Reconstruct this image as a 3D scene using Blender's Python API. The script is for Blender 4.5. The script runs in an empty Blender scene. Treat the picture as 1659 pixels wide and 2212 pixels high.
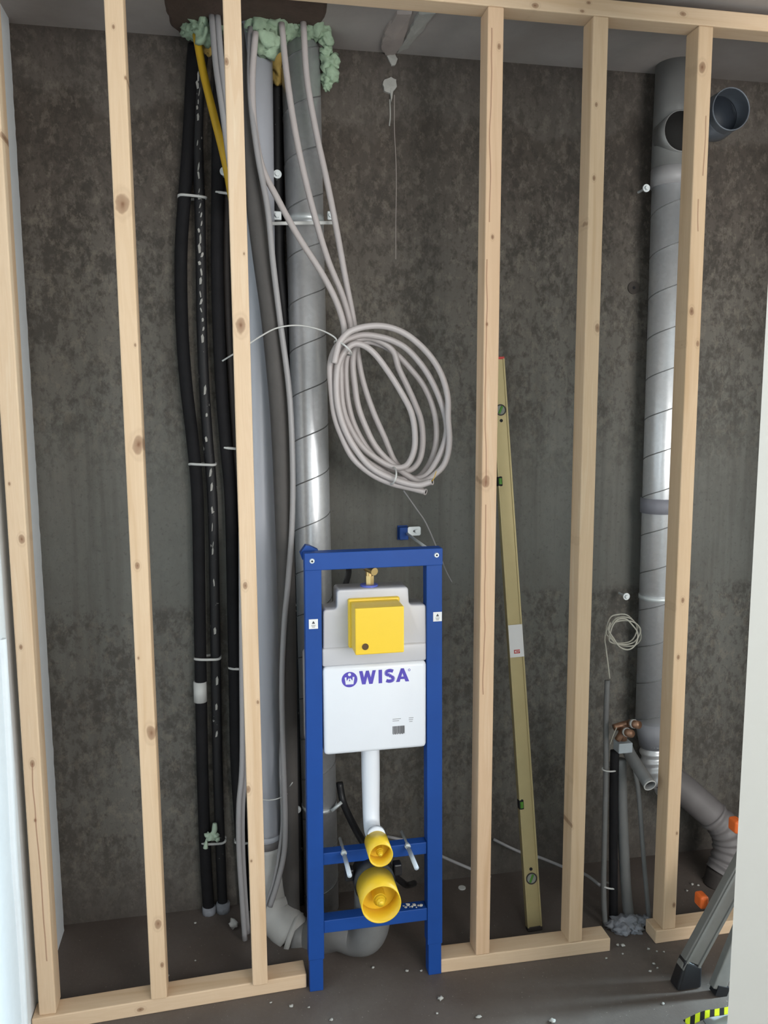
import bpy, bmesh, math, random
from mathutils import Vector, Matrix, noise
random.seed(7)
W, H = 1659, 2212
# ------------------------------------------------------------ camera
F = 1737.95
CAM = Vector((0.3141, -2.1491, 1.6904))
YAW, PIT, ROL = math.radians(10.8394), math.radians(7.4045), math.radians(-0.291)
_f = Vector((math.sin(YAW)*math.cos(PIT), math.cos(YAW)*math.cos(PIT), -math.sin(PIT)))
_r = Vector((math.cos(YAW), -math.sin(YAW), 0)); _u = _r.cross(_f)
RT = _r*math.cos(ROL)+_u*math.sin(ROL); UP = _u*math.cos(ROL)-_r*math.sin(ROL); FW = _f
sc = bpy.context.scene
COL = sc.collection
cd = bpy.data.cameras.new('camera'); cam = bpy.data.objects.new('camera', cd); COL.objects.link(cam)
cam.matrix_world = Matrix(((RT.x, UP.x, -FW.x, CAM.x), (RT.y, UP.y, -FW.y, CAM.y), (RT.z, UP.z, -FW.z, CAM.z), (0, 0, 0, 1)))
cd.sensor_fit = 'VERTICAL'; cd.sensor_height = 24; cd.lens = 24*F/H; cd.clip_start = .05
sc.camera = cam
# ------------------------------------------------------------ world, lights, exposure
wd = bpy.data.worlds.new('world'); sc.world = wd; wd.use_nodes = True
wd.node_tree.nodes['Background'].inputs[0].default_value = (.75, .85, 1, 1)
wd.node_tree.nodes['Background'].inputs[1].default_value = .20
def area(name, loc, tgt, sx, sy, power, col):
    l = bpy.data.lights.new(name, 'AREA'); l.shape = 'RECTANGLE'; l.size = sx; l.size_y = sy; l.energy = power; l.color = col
    o = bpy.data.objects.new(name, l); COL.objects.link(o); o.location = loc
    o.rotation_euler = (Vector(tgt)-Vector(loc)).to_track_quat('-Z', 'Y').to_euler(); return o
area('window_light', (2.0, -3.55, 1.7), (1.4, 0, 1.5), 2.2, 1.9, 113, (1.0, .985, .965))
area('side_daylight_strip', (3.12, -.29, 1.15), (0, -.29, 1.15), .14, 1.8, 135, (.66, .88, 1.0))  # unseen daylight strip, narrowed to throw the bluish patch on the floor
sc.view_settings.view_transform = 'Standard'; sc.view_settings.look = 'None'
sc.view_settings.exposure = -0.07; sc.view_settings.gamma = 1; sc.view_settings.use_curve_mapping = False

# ------------------------------------------------------------ helpers
def at(px, py, Y=None, Z=None, X=None):
    """real-world point that the photograph shows at pixel px,py, on the plane y=Y, z=Z or x=X"""
    d = FW+RT*((px-W/2)/F)+UP*((H/2-py)/F)
    k = (Y-CAM.y)/d.y if Y is not None else ((Z-CAM.z)/d.z if Z is not None else (X-CAM.x)/d.x)
    return CAM+d*k
def lin(c):
    return tuple(((v/255)/12.92 if v/255 <= .04045 else ((v/255+.055)/1.055)**2.4) for v in c)
class NT:
    def __init__(s, name):
        s.m = bpy.data.materials.new(name); s.m.use_nodes = True; s.t = s.m.node_tree; s.b = s.t.nodes['Principled BSDF']
        s.co = None
    def n(s, typ, **kw):
        x = s.t.nodes.new(typ)
        for k, v in kw.items(): setattr(x, k, v)
        return x
    def l(s, a, b): s.t.links.new(a, b)
    def coord(s):
        if s.co is None: s.co = s.n('ShaderNodeTexCoord')
        return s.co.outputs['Object']
    def map(s, scale, loc=(0, 0, 0), rot=(0, 0, 0), src=None):
        m = s.n('ShaderNodeMapping'); m.inputs['Scale'].default_value = scale; m.inputs['Location'].default_value = loc; m.inputs['Rotation'].default_value = rot
        s.l(src or s.coord(), m.inputs['Vector']); return m.outputs[0]
    def noise(s, scale, detail=4, rough=.55, vec=None, dist=0):
        x = s.n('ShaderNodeTexNoise'); x.inputs['Scale'].default_value = scale; x.inputs['Detail'].default_value = detail
        x.inputs['Roughness'].default_value = rough; x.inputs['Distortion'].default_value = dist
        s.l(vec or s.coord(), x.inputs['Vector']); return x.outputs['Fac']
    def ramp(s, fac, stops):
        x = s.n('ShaderNodeValToRGB'); e = x.color_ramp.elements
        while len(e) < len(stops): e.new(.5)
        for i, (p, c) in enumerate(stops):
            e[i].position = p; e[i].color = (*c, 1) if len(c) == 3 else c
        s.l(fac, x.inputs[0]); return x.outputs[0]
    def mix(s, fac, a, b, mode='MIX'):
        x = s.n('ShaderNodeMix', data_type='RGBA', blend_type=mode)
        for sock, v in ((x.inputs[0], fac), (x.inputs[6], a), (x.inputs[7], b)):
            if isinstance(v, (int, float)): sock.default_value = v
            elif isinstance(v, tuple): sock.default_value = (*v, 1)
            else: s.l(v, sock)
        return x.outputs[2]
    def math(s, op, a, b=0.0, clamp=False):
        x = s.n('ShaderNodeMath', operation=op, use_clamp=clamp)
        for sock, v in ((x.inputs[0], a), (x.inputs[1], b)):
            if isinstance(v, (int, float)): sock.default_value = v
            else: s.l(v, sock)
        return x.outputs[0]
    def bump(s, h, strength=.3, dist=.01):
        x = s.n('ShaderNodeBump'); x.inputs['Strength'].default_value = strength; x.inputs['Distance'].default_value = dist
        s.l(h, x.inputs['Height']); s.l(x.outputs[0], s.b.inputs['Normal'])
    def out(s, col, rough=.6, metal=0, spec=.5):
        if isinstance(col, tuple): s.b.inputs['Base Color'].default_value = (*col, 1)
        else: s.l(col, s.b.inputs['Base Color'])
        if isinstance(rough, (int, float)): s.b.inputs['Roughness'].default_value = rough
        else: s.l(rough, s.b.inputs['Roughness'])
        s.b.inputs['Metallic'].default_value = metal; s.b.inputs['Specular IOR Level'].default_value = spec
        return s.m
def plain(name, col, rough=.5, metal=0, var=.12, scale=25, bump=0, spec=.5):
    t = NT(name); f = t.noise(scale, 4)
    c = t.mix(f, tuple(v*(1-var) for v in col), tuple(min(1, v*(1+var)) for v in col))
    if bump: t.bump(t.noise(scale*3, 5), bump, .004)
    return t.out(c, rough, metal, spec)

def thing(name, label, cat, loc=(0, 0, 0), group=None):
    o = bpy.data.objects.new(name, None); COL.objects.link(o); o.location = loc; o.empty_display_size = .05
    o['label'] = label; o['category'] = cat
    if group: o['group'] = group
    return o
def tag(o, label, cat, group=None):
    o['label'] = label; o['category'] = cat
    if group: o['group'] = group
    return o
def worldloc(o):
    v = Vector(o.location); q = o.parent
    while q: v += Vector(q.location); q = q.parent
    return v
def obj(name, bm, mat, parent=None, smooth=False, org=None, label=None):
    """link the bmesh (in world coordinates) as one object; org = its origin"""
    pl = worldloc(parent) if parent else Vector((0, 0, 0))
    if org is None:
        if parent: org = pl
        else:
            vs = [v.co for v in bm.verts]
            org = Vector((sum(v.x for v in vs)/len(vs), sum(v.y for v in vs)/len(vs), min(v.z for v in vs)))
    org = Vector(org)
    bmesh.ops.translate(bm, verts=bm.verts, vec=-org)
    bmesh.ops.recalc_face_normals(bm, faces=bm.faces)
    me = bpy.data.meshes.new(name); bm.to_mesh(me); bm.free()
    for p in me.polygons: p.use_smooth = smooth
    o = bpy.data.objects.new(name, me); COL.objects.link(o)
    me.materials.append(mat)
    if parent: o.parent = parent
    o.location = org-pl
    if label: o['label'] = label
    if smooth == 'auto':
        pass
    return o
def struct(name, bm, mat, parent=None, org=(0, 0, 0)):
    o = obj(name, bm, mat, parent, org=org)
    if not parent: o['kind'] = 'structure'
    return o
def hexa(bm, lo, hi):
    """prism between a bottom quad (4 points) and a top quad"""
    a = [bm.verts.new(p) for p in lo]; b = [bm.verts.new(p) for p in hi]
    bm.faces.new(a[::-1]); bm.faces.new(b)
    for i in range(4): bm.faces.new((a[i], a[(i+1) % 4], b[(i+1) % 4], b[i]))
    return bm
def box(bm, x0, x1, y0, y1, z0, z1):
    return hexa(bm, [(x0, y0, z0), (x1, y0, z0), (x1, y1, z0), (x0, y1, z0)], [(x0, y0, z1), (x1, y0, z1), (x1, y1, z1), (x0, y1, z1)])
def bevel(bm, r, seg=2, edges=None):
    bmesh.ops.bevel(bm, geom=edges or bm.edges[:], offset=r, segments=seg, profile=.5, affect='EDGES', clamp_overlap=True); return bm
def beam(bm, a, b, w, t, up=(0, 0, 1), rot=0):
    """rectangular bar from a to b"""
    a = Vector(a); b = Vector(b); d = (b-a).normalized(); s = d.cross(Vector(up)).normalized(); n = s.cross(d)
    c = [s*(w/2)*i+n*(t/2)*j for i, j in ((-1, -1), (1, -1), (1, 1), (-1, 1))]
    return hexa(bm, [a+v for v in c], [b+v for v in c])
def spline(pts, res=6):
    pts = [Vector(p) for p in pts]
    if len(pts) == 2: return pts
    out = []
    P = [pts[0]*2-pts[1]]+pts+[pts[-1]*2-pts[-2]]
    for i in range(1, len(P)-2):
        p0, p1, p2, p3 = P[i-1:i+3]
        for k in range(res):
            t = k/res
            out.append(.5*((2*p1)+(p2-p0)*t+(2*p0-5*p1+4*p2-p3)*t*t+(3*p1-p0-3*p2+p3)*t**3))
    out.append(pts[-1]); return out
def tube(bm, pts, r, seg=12, res=6, hollow=0, capped=True, flat=1.0, hint=(0, 1, 0), smooth=True):
    """swept tube through pts (Catmull-Rom); r number or function of 0..1 along it; hollow = wall thickness"""
    P = spline(pts, res) if smooth else [Vector(p) for p in pts]
    n = len(P); L = [0]
    for i in range(1, n): L.append(L[-1]+(P[i]-P[i-1]).length)
    T = [(P[min(i+1, n-1)]-P[max(i-1, 0)]).normalized() for i in range(n)]
    h = Vector(hint)
    if abs(h.dot(T[0])) > .95: h = Vector((1, 0, .1))
    u = (h-T[0]*h.dot(T[0])).normalized(); rings = []; inner = []
    for i in range(n):
        u = (u-T[i]*u.dot(T[i])).normalized(); v = T[i].cross(u)
        rr = r(L[i]/L[-1]) if callable(r) else r
        rings.append([bm.verts.new(P[i]+(u*math.cos(a)+v*math.sin(a)*flat)*rr) for a in [2*math.pi*k/seg for k in range(seg)]])
        if hollow: inner.append([bm.verts.new(P[i]+(u*math.cos(a)+v*math.sin(a)*flat)*(rr-hollow)) for a in [2*math.pi*k/seg for k in range(seg)]])
    for R in ((rings, inner) if hollow else (rings,)):
        for i in range(n-1):
            for k in range(seg):
                q = (R[i][k], R[i][(k+1) % seg], R[i+1][(k+1) % seg], R[i+1][k])
                bm.faces.new(q if R is rings else q[::-1])
    if hollow:
        for e in (0, -1):
            for k in range(seg):
                q = (rings[e][k], rings[e][(k+1) % seg], inner[e][(k+1) % seg], inner[e][k]); bm.faces.new(q if e else q[::-1])
    elif capped:
        bm.faces.new(rings[0][::-1]); bm.faces.new(rings[-1])
    return bm
def T_(pts, r, **k): return tube(bmesh.new(), pts, r, **k)
def PX(l, Y=None): return [at(p[0], p[1], p[2] if len(p) > 2 else Y) for p in l]
def cyl(bm, a, b, r, seg=20, r2=None, hollow=0):
    return tube(bm, [a, b], (lambda t: r+(r2-r)*t) if r2 is not None else r, seg=seg, hollow=hollow, smooth=False)
def poly(bm, pts, y0, y1, bev=0, seg=3):
    """outline (x,z) extruded from y0 (front) to y1 (back)"""
    a = [bm.verts.new((x, y0, z)) for x, z in pts]; b = [bm.verts.new((x, y1, z)) for x, z in pts]
    ff = bm.faces.new(a); bm.faces.new(b[::-1]); n = len(pts)
    for i in range(n): bm.faces.new((a[i], b[i], b[(i+1) % n], a[(i+1) % n]))
    if bev: bmesh.ops.bevel(bm, geom=list(ff.edges), offset=bev, segments=seg, profile=.5, affect='EDGES')
    return bm
def blob(bm, c, r, seed, amp=.35, freq=1.0, sub=3, squash=(1, 1, 1)):
    r0 = bmesh.ops.create_icosphere(bm, subdivisions=sub, radius=1)
    c = Vector(c)
    for v in r0['verts']:
        d = v.co.normalized(); q = d*1.6*freq+Vector((seed*3.1, seed*1.7, seed))
        k = 1+amp*noise.noise(q)*1.3+amp*.45*noise.noise(q*2.7)+amp*.25*noise.noise(q*6)
        v.co = c+Vector((d.x*squash[0], d.y*squash[1], d.z*squash[2]))*r*k
    return bm

# ------------------------------------------------------------ materials
def pine(name, axis, knots=(), cracks=(), tint=(1, 1, 1)):
    """planed pine; knots = (x, z, r) in world metres, cracks = (x, z0, z1)"""
    t = NT(name); x_ = (.5, 9, 9) if axis == 'x' else (9, 9, .5)
    sd = random.random()*9
    w = t.noise(3.2, 3, .5, t.map(x_, (sd, sd, sd)), .4)
    g = t.noise(14, 5, .6, t.map(tuple(v*1.2 for v in x_), (sd, 0, 0)))
    A = tuple(v*s for v, s in zip((.685, .51, .348), tint)); B = tuple(v*s for v, s in zip((.585, .405, .25), tint)); Cc = tuple(v*s for v, s in zip((.74, .60, .44), tint))
    col = t.ramp(w, [(.3, B), (.45, A), (.62, A), (.75, Cc)])
    bands = t.math('SINE', t.math('MULTIPLY', w, 75)); bands = t.math('MULTIPLY', t.math('ADD', bands, 1), .11)
    col = t.mix(bands, col, B)
    col = t.mix(t.math('MULTIPLY', g, .25), col, B)
    sep = t.n('ShaderNodeSeparateXYZ'); t.l(t.coord(), sep.inputs[0]); wob = t.noise(30, 2, .5)
    X, Z = (sep.outputs[0], sep.outputs[2])
    for kx, kz, kr in knots:
        st = (1, .62) if axis == 'z' else (.62, 1)
        dx = t.math('MULTIPLY', t.math('SUBTRACT', X, kx), st[0]/kr); dz = t.math('MULTIPLY', t.math('SUBTRACT', Z, kz), st[1]/kr)
        d = t.math('SQRT', t.math('ADD', t.math('MULTIPLY', dx, dx), t.math('MULTIPLY', dz, dz)))
        d = t.math('ADD', d, t.math('MULTIPLY', t.math('SUBTRACT', wob, .5), .6))
        ring = t.ramp(d, [(0, (.95,)*3), (.2, (.7,)*3), (.45, (.55,)*3), (.58, (.06,)*3), (.8, (.12,)*3), (1, (0,)*3)])
        col = t.mix(ring, col, (.19, .085, .04))
    for kx, z0, z1 in cracks:
        dx = t.math('ABSOLUTE', t.math('ADD', t.math('SUBTRACT', X, kx), t.math('MULTIPLY', t.math('SUBTRACT', t.noise(3, 2), .5), .03)))
        m = t.math('LESS_THAN', dx, .0016); a = t.math('GREATER_THAN', Z, z0); b = t.math('LESS_THAN', Z, z1)
        col = t.mix(t.math('MULTIPLY', t.math('MULTIPLY', m, t.math('MULTIPLY', a, b)), .6), col, (.24, .09, .05))
    t.bump(g, .12, .003)
    return t.out(col, .62, 0, .3)
def concrete_wall():
    t = NT('stained_concrete')
    big = t.noise(1.6, 3, .5); mid = t.noise(7, 5, .6, t.map((1, 1, .8))); fine = t.noise(42, 7, .72, t.map((1, 1, .7)), .3); spk = t.noise(75, 4, .6); streak = t.noise(5, 4, .6, t.map((7, 7, .3)))
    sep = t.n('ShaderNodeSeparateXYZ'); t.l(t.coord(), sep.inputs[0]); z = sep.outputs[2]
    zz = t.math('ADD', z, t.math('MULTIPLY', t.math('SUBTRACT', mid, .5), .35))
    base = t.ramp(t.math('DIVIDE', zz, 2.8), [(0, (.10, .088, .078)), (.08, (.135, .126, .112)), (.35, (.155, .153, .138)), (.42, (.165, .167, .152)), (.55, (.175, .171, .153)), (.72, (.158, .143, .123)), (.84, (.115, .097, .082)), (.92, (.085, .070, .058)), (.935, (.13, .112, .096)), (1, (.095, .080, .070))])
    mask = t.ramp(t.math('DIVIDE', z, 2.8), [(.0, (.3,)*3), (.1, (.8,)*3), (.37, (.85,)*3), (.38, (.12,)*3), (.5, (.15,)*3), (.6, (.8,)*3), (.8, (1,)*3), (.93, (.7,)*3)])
    blot = t.ramp(t.math('ADD', t.math('MULTIPLY', mid, .35), t.math('MULTIPLY', fine, .65)), [(.43, (1, 1, 1)), (.49, (.5,)*3), (.53, (0, 0, 0))])
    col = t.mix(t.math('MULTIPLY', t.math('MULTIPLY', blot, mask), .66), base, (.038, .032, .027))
    light = t.ramp(t.noise(38, 7, .75, t.map((1, 1, .7), (5, 5, 5))), [(.52, (0,)*3), (.60, (1,)*3)])
    col = t.mix(t.math('MULTIPLY', t.math('MULTIPLY', light, mask), .36), col, (.27, .235, .19))
    col = t.mix(t.math('MULTIPLY', t.ramp(spk, [(.58, (0,)*3), (.66, (1,)*3)]), .22), col, (.03, .026, .022))
    col = t.mix(t.math('MULTIPLY', t.ramp(streak, [(.5, (0,)*3), (.66, (1,)*3)]), .25), col, (.07, .062, .054))
    col = t.mix(t.math('MULTIPLY', t.ramp(big, [(.35, (1,)*3), (.6, (0,)*3)]), .18), col, (.06, .05, .043))
    t.bump(t.math('ADD', fine, mid), .35, .006)
    return t.out(col, .85, 0, .25)
def floor_mat():
    t = NT('dusty_screed')
    a = t.noise(2.5, 5, .6); b = t.noise(60, 5, .7)
    col = t.ramp(a, [(.3, (.095, .072, .061)), (.6, (.135, .112, .098)), (.8, (.17, .15, .135))])
    col = t.mix(t.math('MULTIPLY', b, .45), col, (.06, .048, .042))
    col = t.mix(t.ramp(t.noise(140, 3, .5), [(.68, (0,)*3), (.74, (.7,)*3)]), col, (.33, .30, .27))
    t.bump(b, .25, .004)
    return t.out(col, t.ramp(a, [(0, (.5,)*3), (1, (.75,)*3)]), 0, .45)
def galvanised():
    t = NT('galvanised_steel')
    v = t.n('ShaderNodeTexVoronoi'); v.inputs['Scale'].default_value = 90; t.l(t.coord(), v.inputs['Vector'])
    c = t.mix(v.outputs['Color'], (.50, .51, .52), (.72, .73, .75)); c = t.mix(.7, c, (.76, .77, .79))
    r = t.ramp(t.noise(20, 4), [(.3, (.30,)*3), (.7, (.42,)*3)])
    t.bump(t.noise(3, 2, .5, t.map((5, 5, 1))), .12, .01)
    return t.out(c, r, .62)
def foil_black():
    t = NT('black_insulation_with_torn_foil')
    sep = t.n('ShaderNodeSeparateXYZ'); t.l(t.coord(), sep.inputs[0])
    sp = t.ramp(t.noise(26, 4, .7, t.map((2.2, 2.2, 1))), [(.55, (0,)*3), (.60, (1,)*3)])
    return sp, t
M = {}
M['wall'] = concrete_wall(); M['floor'] = floor_mat(); M['galv'] = galvanised()
M['ceil'] = None
t = NT('painted_ceiling'); a = t.noise(3, 6, .6)
M['ceil'] = t.out(t.ramp(a, [(.3, (.30, .265, .245)), (.7, (.40, .365, .345))]), .8); t.bump(t.noise(40, 5), .2, .004)
M['plaster'] = plain('white_plaster', (.74, .775, .80), .8, bump=.12, var=.05)
M['room'] = plain('room_paint', (.66, .63, .59), .85, var=.03)
M['whitewall'] = plain('cream_paint', (.415, .425, .405), .6, var=.02, scale=6)
M['brown'] = plain('brown_mortar', (.085, .055, .042), .9, bump=.5, var=.3)
M['smear'] = plain('pale_filler', (.40, .345, .32), .85, bump=.4, var=.25, scale=12)
M['limewhite'] = plain('lime_white', (.42, .41, .38), .85, bump=.4, var=.2)
M['black'] = plain('black_foam', (.011, .0105, .012), .75, var=.4, bump=.2, spec=.25)
M['blackpl'] = plain('black_plastic', (.012, .012, .014), .4, var=.2)
t = NT('black_foam_taped_seam'); sep = t.n('ShaderNodeSeparateXYZ'); t.l(t.coord(), sep.inputs[0])
f = t.noise(42, 4, .7, t.map((1, 1, .55))); nm = t.n('ShaderNodeNewGeometry')
M['black_speck'] = t.out(t.mix(t.ramp(f, [(.66, (0,)*3), (.70, (1,)*3)]), (.011, .0105, .012), (.42, .40, .37)), .6)
M['dkgrey'] = plain('dark_grey_foam', (.085, .078, .074), .7, var=.15, bump=.15)
M['brownfoam'] = plain('brownish_grey_foam', (.035, .028, .025), .7, var=.2, bump=.15)
M['pvcwhite'] = plain('pale_grey_pvc', (.40, .41, .45), .35, var=.05, scale=6)
M['socketwhite'] = plain('dusty_white_pvc', (.48, .47, .45), .55, var=.18, scale=18)
M['greypvc'] = plain('dusty_grey_pvc', (.17, .17, .168), .5, var=.2, scale=14)
M['darkpvc'] = plain('dark_grey_pvc', (.16, .148, .148), .55, var=.2, scale=14)
M['conduit'] = plain('pinkish_grey_conduit', (.47, .425, .415), .42, var=.06, scale=8)
M['conduit2'] = plain('grey_conduit', (.34, .33, .335), .45, var=.08, scale=8)
M['hole'] = plain('hollow_dark', (.01, .01, .012), .8)
M['white'] = plain('white_plastic', (.755, .775, .82), .32, var=.02, scale=5)
M['white_shaded'] = plain('shaded_white_plastic', (.53, .52, .54), .35, var=.03, scale=5)  # cistern white with the shade of its upper shell put into the colour
M['nylon'] = plain('white_nylon', (.62, .62, .60), .4, var=.05)
M['yellow'] = plain('yellow_plastic', (.80, .53, .030), .38, var=.04, scale=6)
M['yellowpipe'] = plain('yellow_pe_pipe', (.66, .40, .025), .4, var=.05)
M['blue'] = plain('blue_enamel', (.009, .060, .275), .5, var=.12, scale=9, spec=.3)
M['bluelight'] = plain('light_blue_plastic', (.10, .14, .55), .4)
M['brass'] = plain('brass', (.72, .50, .22), .3, .9, var=.15)
M['copper'] = plain('aged_copper', (.30, .17, .11), .42, .7, var=.5, scale=45)
M['zinc'] = plain('zinc', (.66, .70, .71), .4, .35, var=.12)
M['foam'] = plain('green_expanding_foam', (.33, .44, .31), .75, var=.28, scale=22, bump=.7)
M['palefoam'] = plain('pale_green_foam', (.48, .60, .47), .75, var=.2, bump=.6)
M['oldfoam'] = plain('aged_yellow_foam', (.42, .29, .08), .85, var=.3, bump=.7)
M['level'] = plain('pale_gold_aluminium', (.47, .39, .20), .42, .35, var=.1, scale=12)
M['greenvial'] = plain('green_vial', (.08, .25, .03), .15)
M['clearvial'] = plain('smoky_vial', (.26, .27, .24), .15)
M['red'] = plain('red_print', (.60, .06, .05), .5)
M['ink'] = plain('violet_blue_print', (.085, .06, .42), .5, var=.04)
M['inkblack'] = plain('black_print', (.05, .05, .055), .6)
M['inkgrey'] = plain('grey_print', (.33, .33, .34), .6)
M['sticker'] = plain('sticker_paper', (.80, .80, .80), .6, var=.02)
M['alu'] = plain('dusty_aluminium', (.20, .195, .18), .6, .25, var=.25, scale=16)
M['orange'] = plain('orange_plastic', (.72, .13, .02), .5, var=.1)
M['mortar'] = plain('grey_mortar', (.27, .28, .31), .9, var=.35, scale=30, bump=.7)
M['bag'] = plain('white_plastic_sheet', (.62, .66, .70), .35, var=.12, scale=14)
t = NT('yellow_black_tape'); wv = t.n('ShaderNodeTexWave'); wv.inputs['Scale'].default_value = 13; t.l(t.map((1, 1, 1), rot=(0, 0, .6)), wv.inputs['Vector'])
M['hazard'] = t.out(t.ramp(wv.outputs['Fac'], [(.46, (.02, .02, .02)), (.52, (.62, .70, .02))]), .4)
M['seam'] = plain('duct_seam_steel', (.20, .20, .20), .5, .5)
M['leadwire'] = plain('cream_wire', (.50, .48, .41), .5)

# ------------------------------------------------------------ room shell
XL, YB, ZC = -.262, .468, 2.785
XR, YF = 3.2, -3.7
bm = box(bmesh.new(), -.9, XR+.1, YF-.1, YB+.12, -.1, 0); struct('floor', bm, M['floor'])
bm = box(bmesh.new(), -.9, XR+.1, YF-.1, YB+.12, ZC, ZC+.12); struct('ceiling', bm, M['ceil'])
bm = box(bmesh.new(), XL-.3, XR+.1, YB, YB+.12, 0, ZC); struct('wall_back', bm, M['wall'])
# left wall: concrete core with a ragged-edged plaster coat
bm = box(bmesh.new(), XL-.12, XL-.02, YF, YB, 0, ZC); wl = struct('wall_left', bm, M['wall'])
bm = bmesh.new(); fr = []; bk = []
zs = [i*ZC/170 for i in range(171)]
a = [bm.verts.new((XL, -3.65, z)) for z in zs]
b = [bm.verts.new((XL, .438+.006*noise.noise(Vector((3, 2, z*22)))+.004*noise.noise(Vector((5, 2, z*60))), z)) for z in zs]
c = [bm.verts.new((XL-.02, v.co.y, v.co.z)) for v in b]
for i in range(170):
    bm.faces.new((a[i], b[i], b[i+1], a[i+1])); bm.faces.new((b[i], c[i], c[i+1], b[i+1]))
obj('plaster_coat', bm, M['plaster'], wl)
# a vertical plaster ridge on the left wall in front of the frame
tr = struct('trim_1', tube(bmesh.new(), [at(3, 1380, X=XL), at(17, 1640, X=XL), at(27, 1850, X=XL), at(40, 2030, X=XL), at(50, 2212, X=XL)], .012, seg=12, flat=1.0, hint=(1, 0, 0)), M['plaster'])
bm = box(bmesh.new(), XR, XR+.1, YF, YB, 0, ZC); struct('wall_right', bm, M['room'])
bm = box(bmesh.new(), XL-.12, XR, YF-.1, YF, 0, ZC); struct('wall_front', bm, M['room'])
# the white wall end at the right edge of the view
pe = at(1617, 1376, Y=-.778)
pe = at(1617, 1376, Y=-.8)
bm = hexa(bmesh.new(), [(pe.x, -.8, 0), (pe.x+.42, -.8, 0), (pe.x+.42, -.778, 0), (pe.x+.02, -.778, 0)], [(pe.x, -.8, ZC), (pe.x+.42, -.8, ZC), (pe.x+.42, -.778, ZC), (pe.x+.02, -.778, ZC)]); struct('wall_partition', bm, M['whitewall'])  # unseen width stretched to shade the concrete behind the right studs
bm = box(bmesh.new(), 2.25, 2.35, -.232, -.001, 0, ZC); struct('light_block_stub', bm, M['room'])  # unseen blocker, added to cut the side light off along the floor
bm = box(bmesh.new(), 2.352, XR, -.014, -.001, 0, ZC); struct('light_block_panel', bm, M['room'])  # unseen panel, added to keep the side light out of the stud bays

# ------------------------------------------------------------ timber frame
D = .065; ZT = 2.7237; TS = .0436
def stud(pt, pb, w, label, knots=(), cracks=(), tint=(1, 1, 1)):
    """pt, pb: front-left corner pixels at top and bottom"""
    xt = at(*pt, Y=0).x; xb = at(*pb, Y=0).x
    z0, z1 = TS, ZT
    a = at(*pt, Y=0); b = at(*pb, Y=0)
    f = lambda z: b.x+(a.x-b.x)*(z-b.z)/(a.z-b.z)
    x0, x1 = f(z0), f(z1)
    bm = hexa(bmesh.new(), [(x0, 0, z0), (x0+w, 0, z0), (x0+w, D, z0), (x0, D, z0)], [(x1, 0, z1), (x1+w, 0, z1), (x1+w, D, z1), (x1, D, z1)])
    bevel(bm, .0035, 2)
    kn = [(at(k[0], k[1], Y=0).x, at(k[0], k[1], Y=0).z, k[2]) for k in knots]
    ck = [(at(c_[0], c_[1], Y=0).x, at(c_[0], c_[2], Y=0).z, at(c_[0], c_[1], Y=0).z) for c_ in cracks]
    o = obj('timber_stud', bm, pine('pine_stud', 'z', kn, ck, tint), org=(0, 0, 0))
    return tag(o, label, 'stud')
stud((-52, 100), (82, 2160), .0445, 'pine stud standing against the white wall, far left',
     [(20, 1045, .006), (47, 1165, .014), (45, 1398, .008), (5, 292, .01), (70, 1650, .012), (76, 1772, .006)], [(72, 1650, 2080)])
stud((224, 2), (325, 2140), .044, 'pine stud second from the left with two large round knots',
     [(265, 440, .03), (292, 745, .006), (299, 960, .028), (297, 1222, .012), (299, 1422, .006), (327, 1583, .024), (342, 1995, .018), (245, 58, .007), (271, 168, .006), (350, 2085, .01)], tint=(1.02, 1, .97))
stud((481, 2), (545, 2110), .0438, 'pine stud in front of the white drain pipe, left of the toilet frame',
     [(489, 133, .011), (527, 548, .006), (520, 703, .024), (530, 1265, .013), (557, 1517, .008), (536, 1705, .014), (543, 1860, .006)], tint=(1.05, 1.04, 1.03))
stud((1054, 50), (1028, 2061), .0438, 'pine stud right of the toilet frame with a long crack, spirit level behind it',
     [(1078, 100, .009), (1064, 512, .008), (1052, 700, .006), (1050, 1040, .022)], [(1062, 60, 480), (1052, 560, 1050), (1049, 1090, 1500)], tint=(1.04, .97, .93))
stud((1282, 45), (1229, 2030), .0442, 'pine stud between the spirit level and the copper valve',
     [(1288, 226, .009), (1283, 385, .009), (1266, 481, .013), (1290, 708, .014), (1244, 932, .009), (1246, 1171, .013), (1233, 1785, .012), (1232, 1690, .012)], tint=(1, .97, .93))
stud((1510, 60), (1431, 2030), .0442, 'pine stud furthest right, in front of the right galvanised duct',
     [(1517, 145, .018), (1495, 158, .015), (1494, 672, .013), (1468, 695, .022), (1507, 742, .012), (1478, 742, .011), (1448, 975, .01), (1475, 1297, .011), (1454, 1314, .013), (1465, 1420, .01), (1440, 1380, .022), (1462, 1800, .008), (1424, 1780, .02), (1456, 1955, .01)],
     [(1525, 250, 380), (1510, 430, 500)], tint=(1.01, .97, .92))
def plate(name, x0, x1, y0a, y0b, z0, z1, label, knots=(), cut=0):
    bm = hexa(bmesh.new(), [(x0, y0a, z0), (x1, y0b, z0), (x1-cut, y0b+D, z0), (x0, y0a+D, z0)], [(x0, y0a, z1), (x1, y0b, z1), (x1-cut, y0b+D, z1), (x0, y0a+D, z1)])
    bevel(bm, .003, 2)
    kn = [(at(k[0], k[1], Y=0).x, at(k[0], k[1], Y=0).z, k[2]) for k in knots]
    return tag(obj(name, bm, pine('pine_plate', 'x', kn), org=(0, 0, 0)), label, 'beam')
plate('top_plate', XL+.002, 2.35, 0, 0, ZT, ZT+TS, 'long horizontal pine plate across the top of the studs',
      [(1155, 12, .012), (1258, 24, .008), (1272, 6, .008), (1475, 30, .012)])
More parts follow.
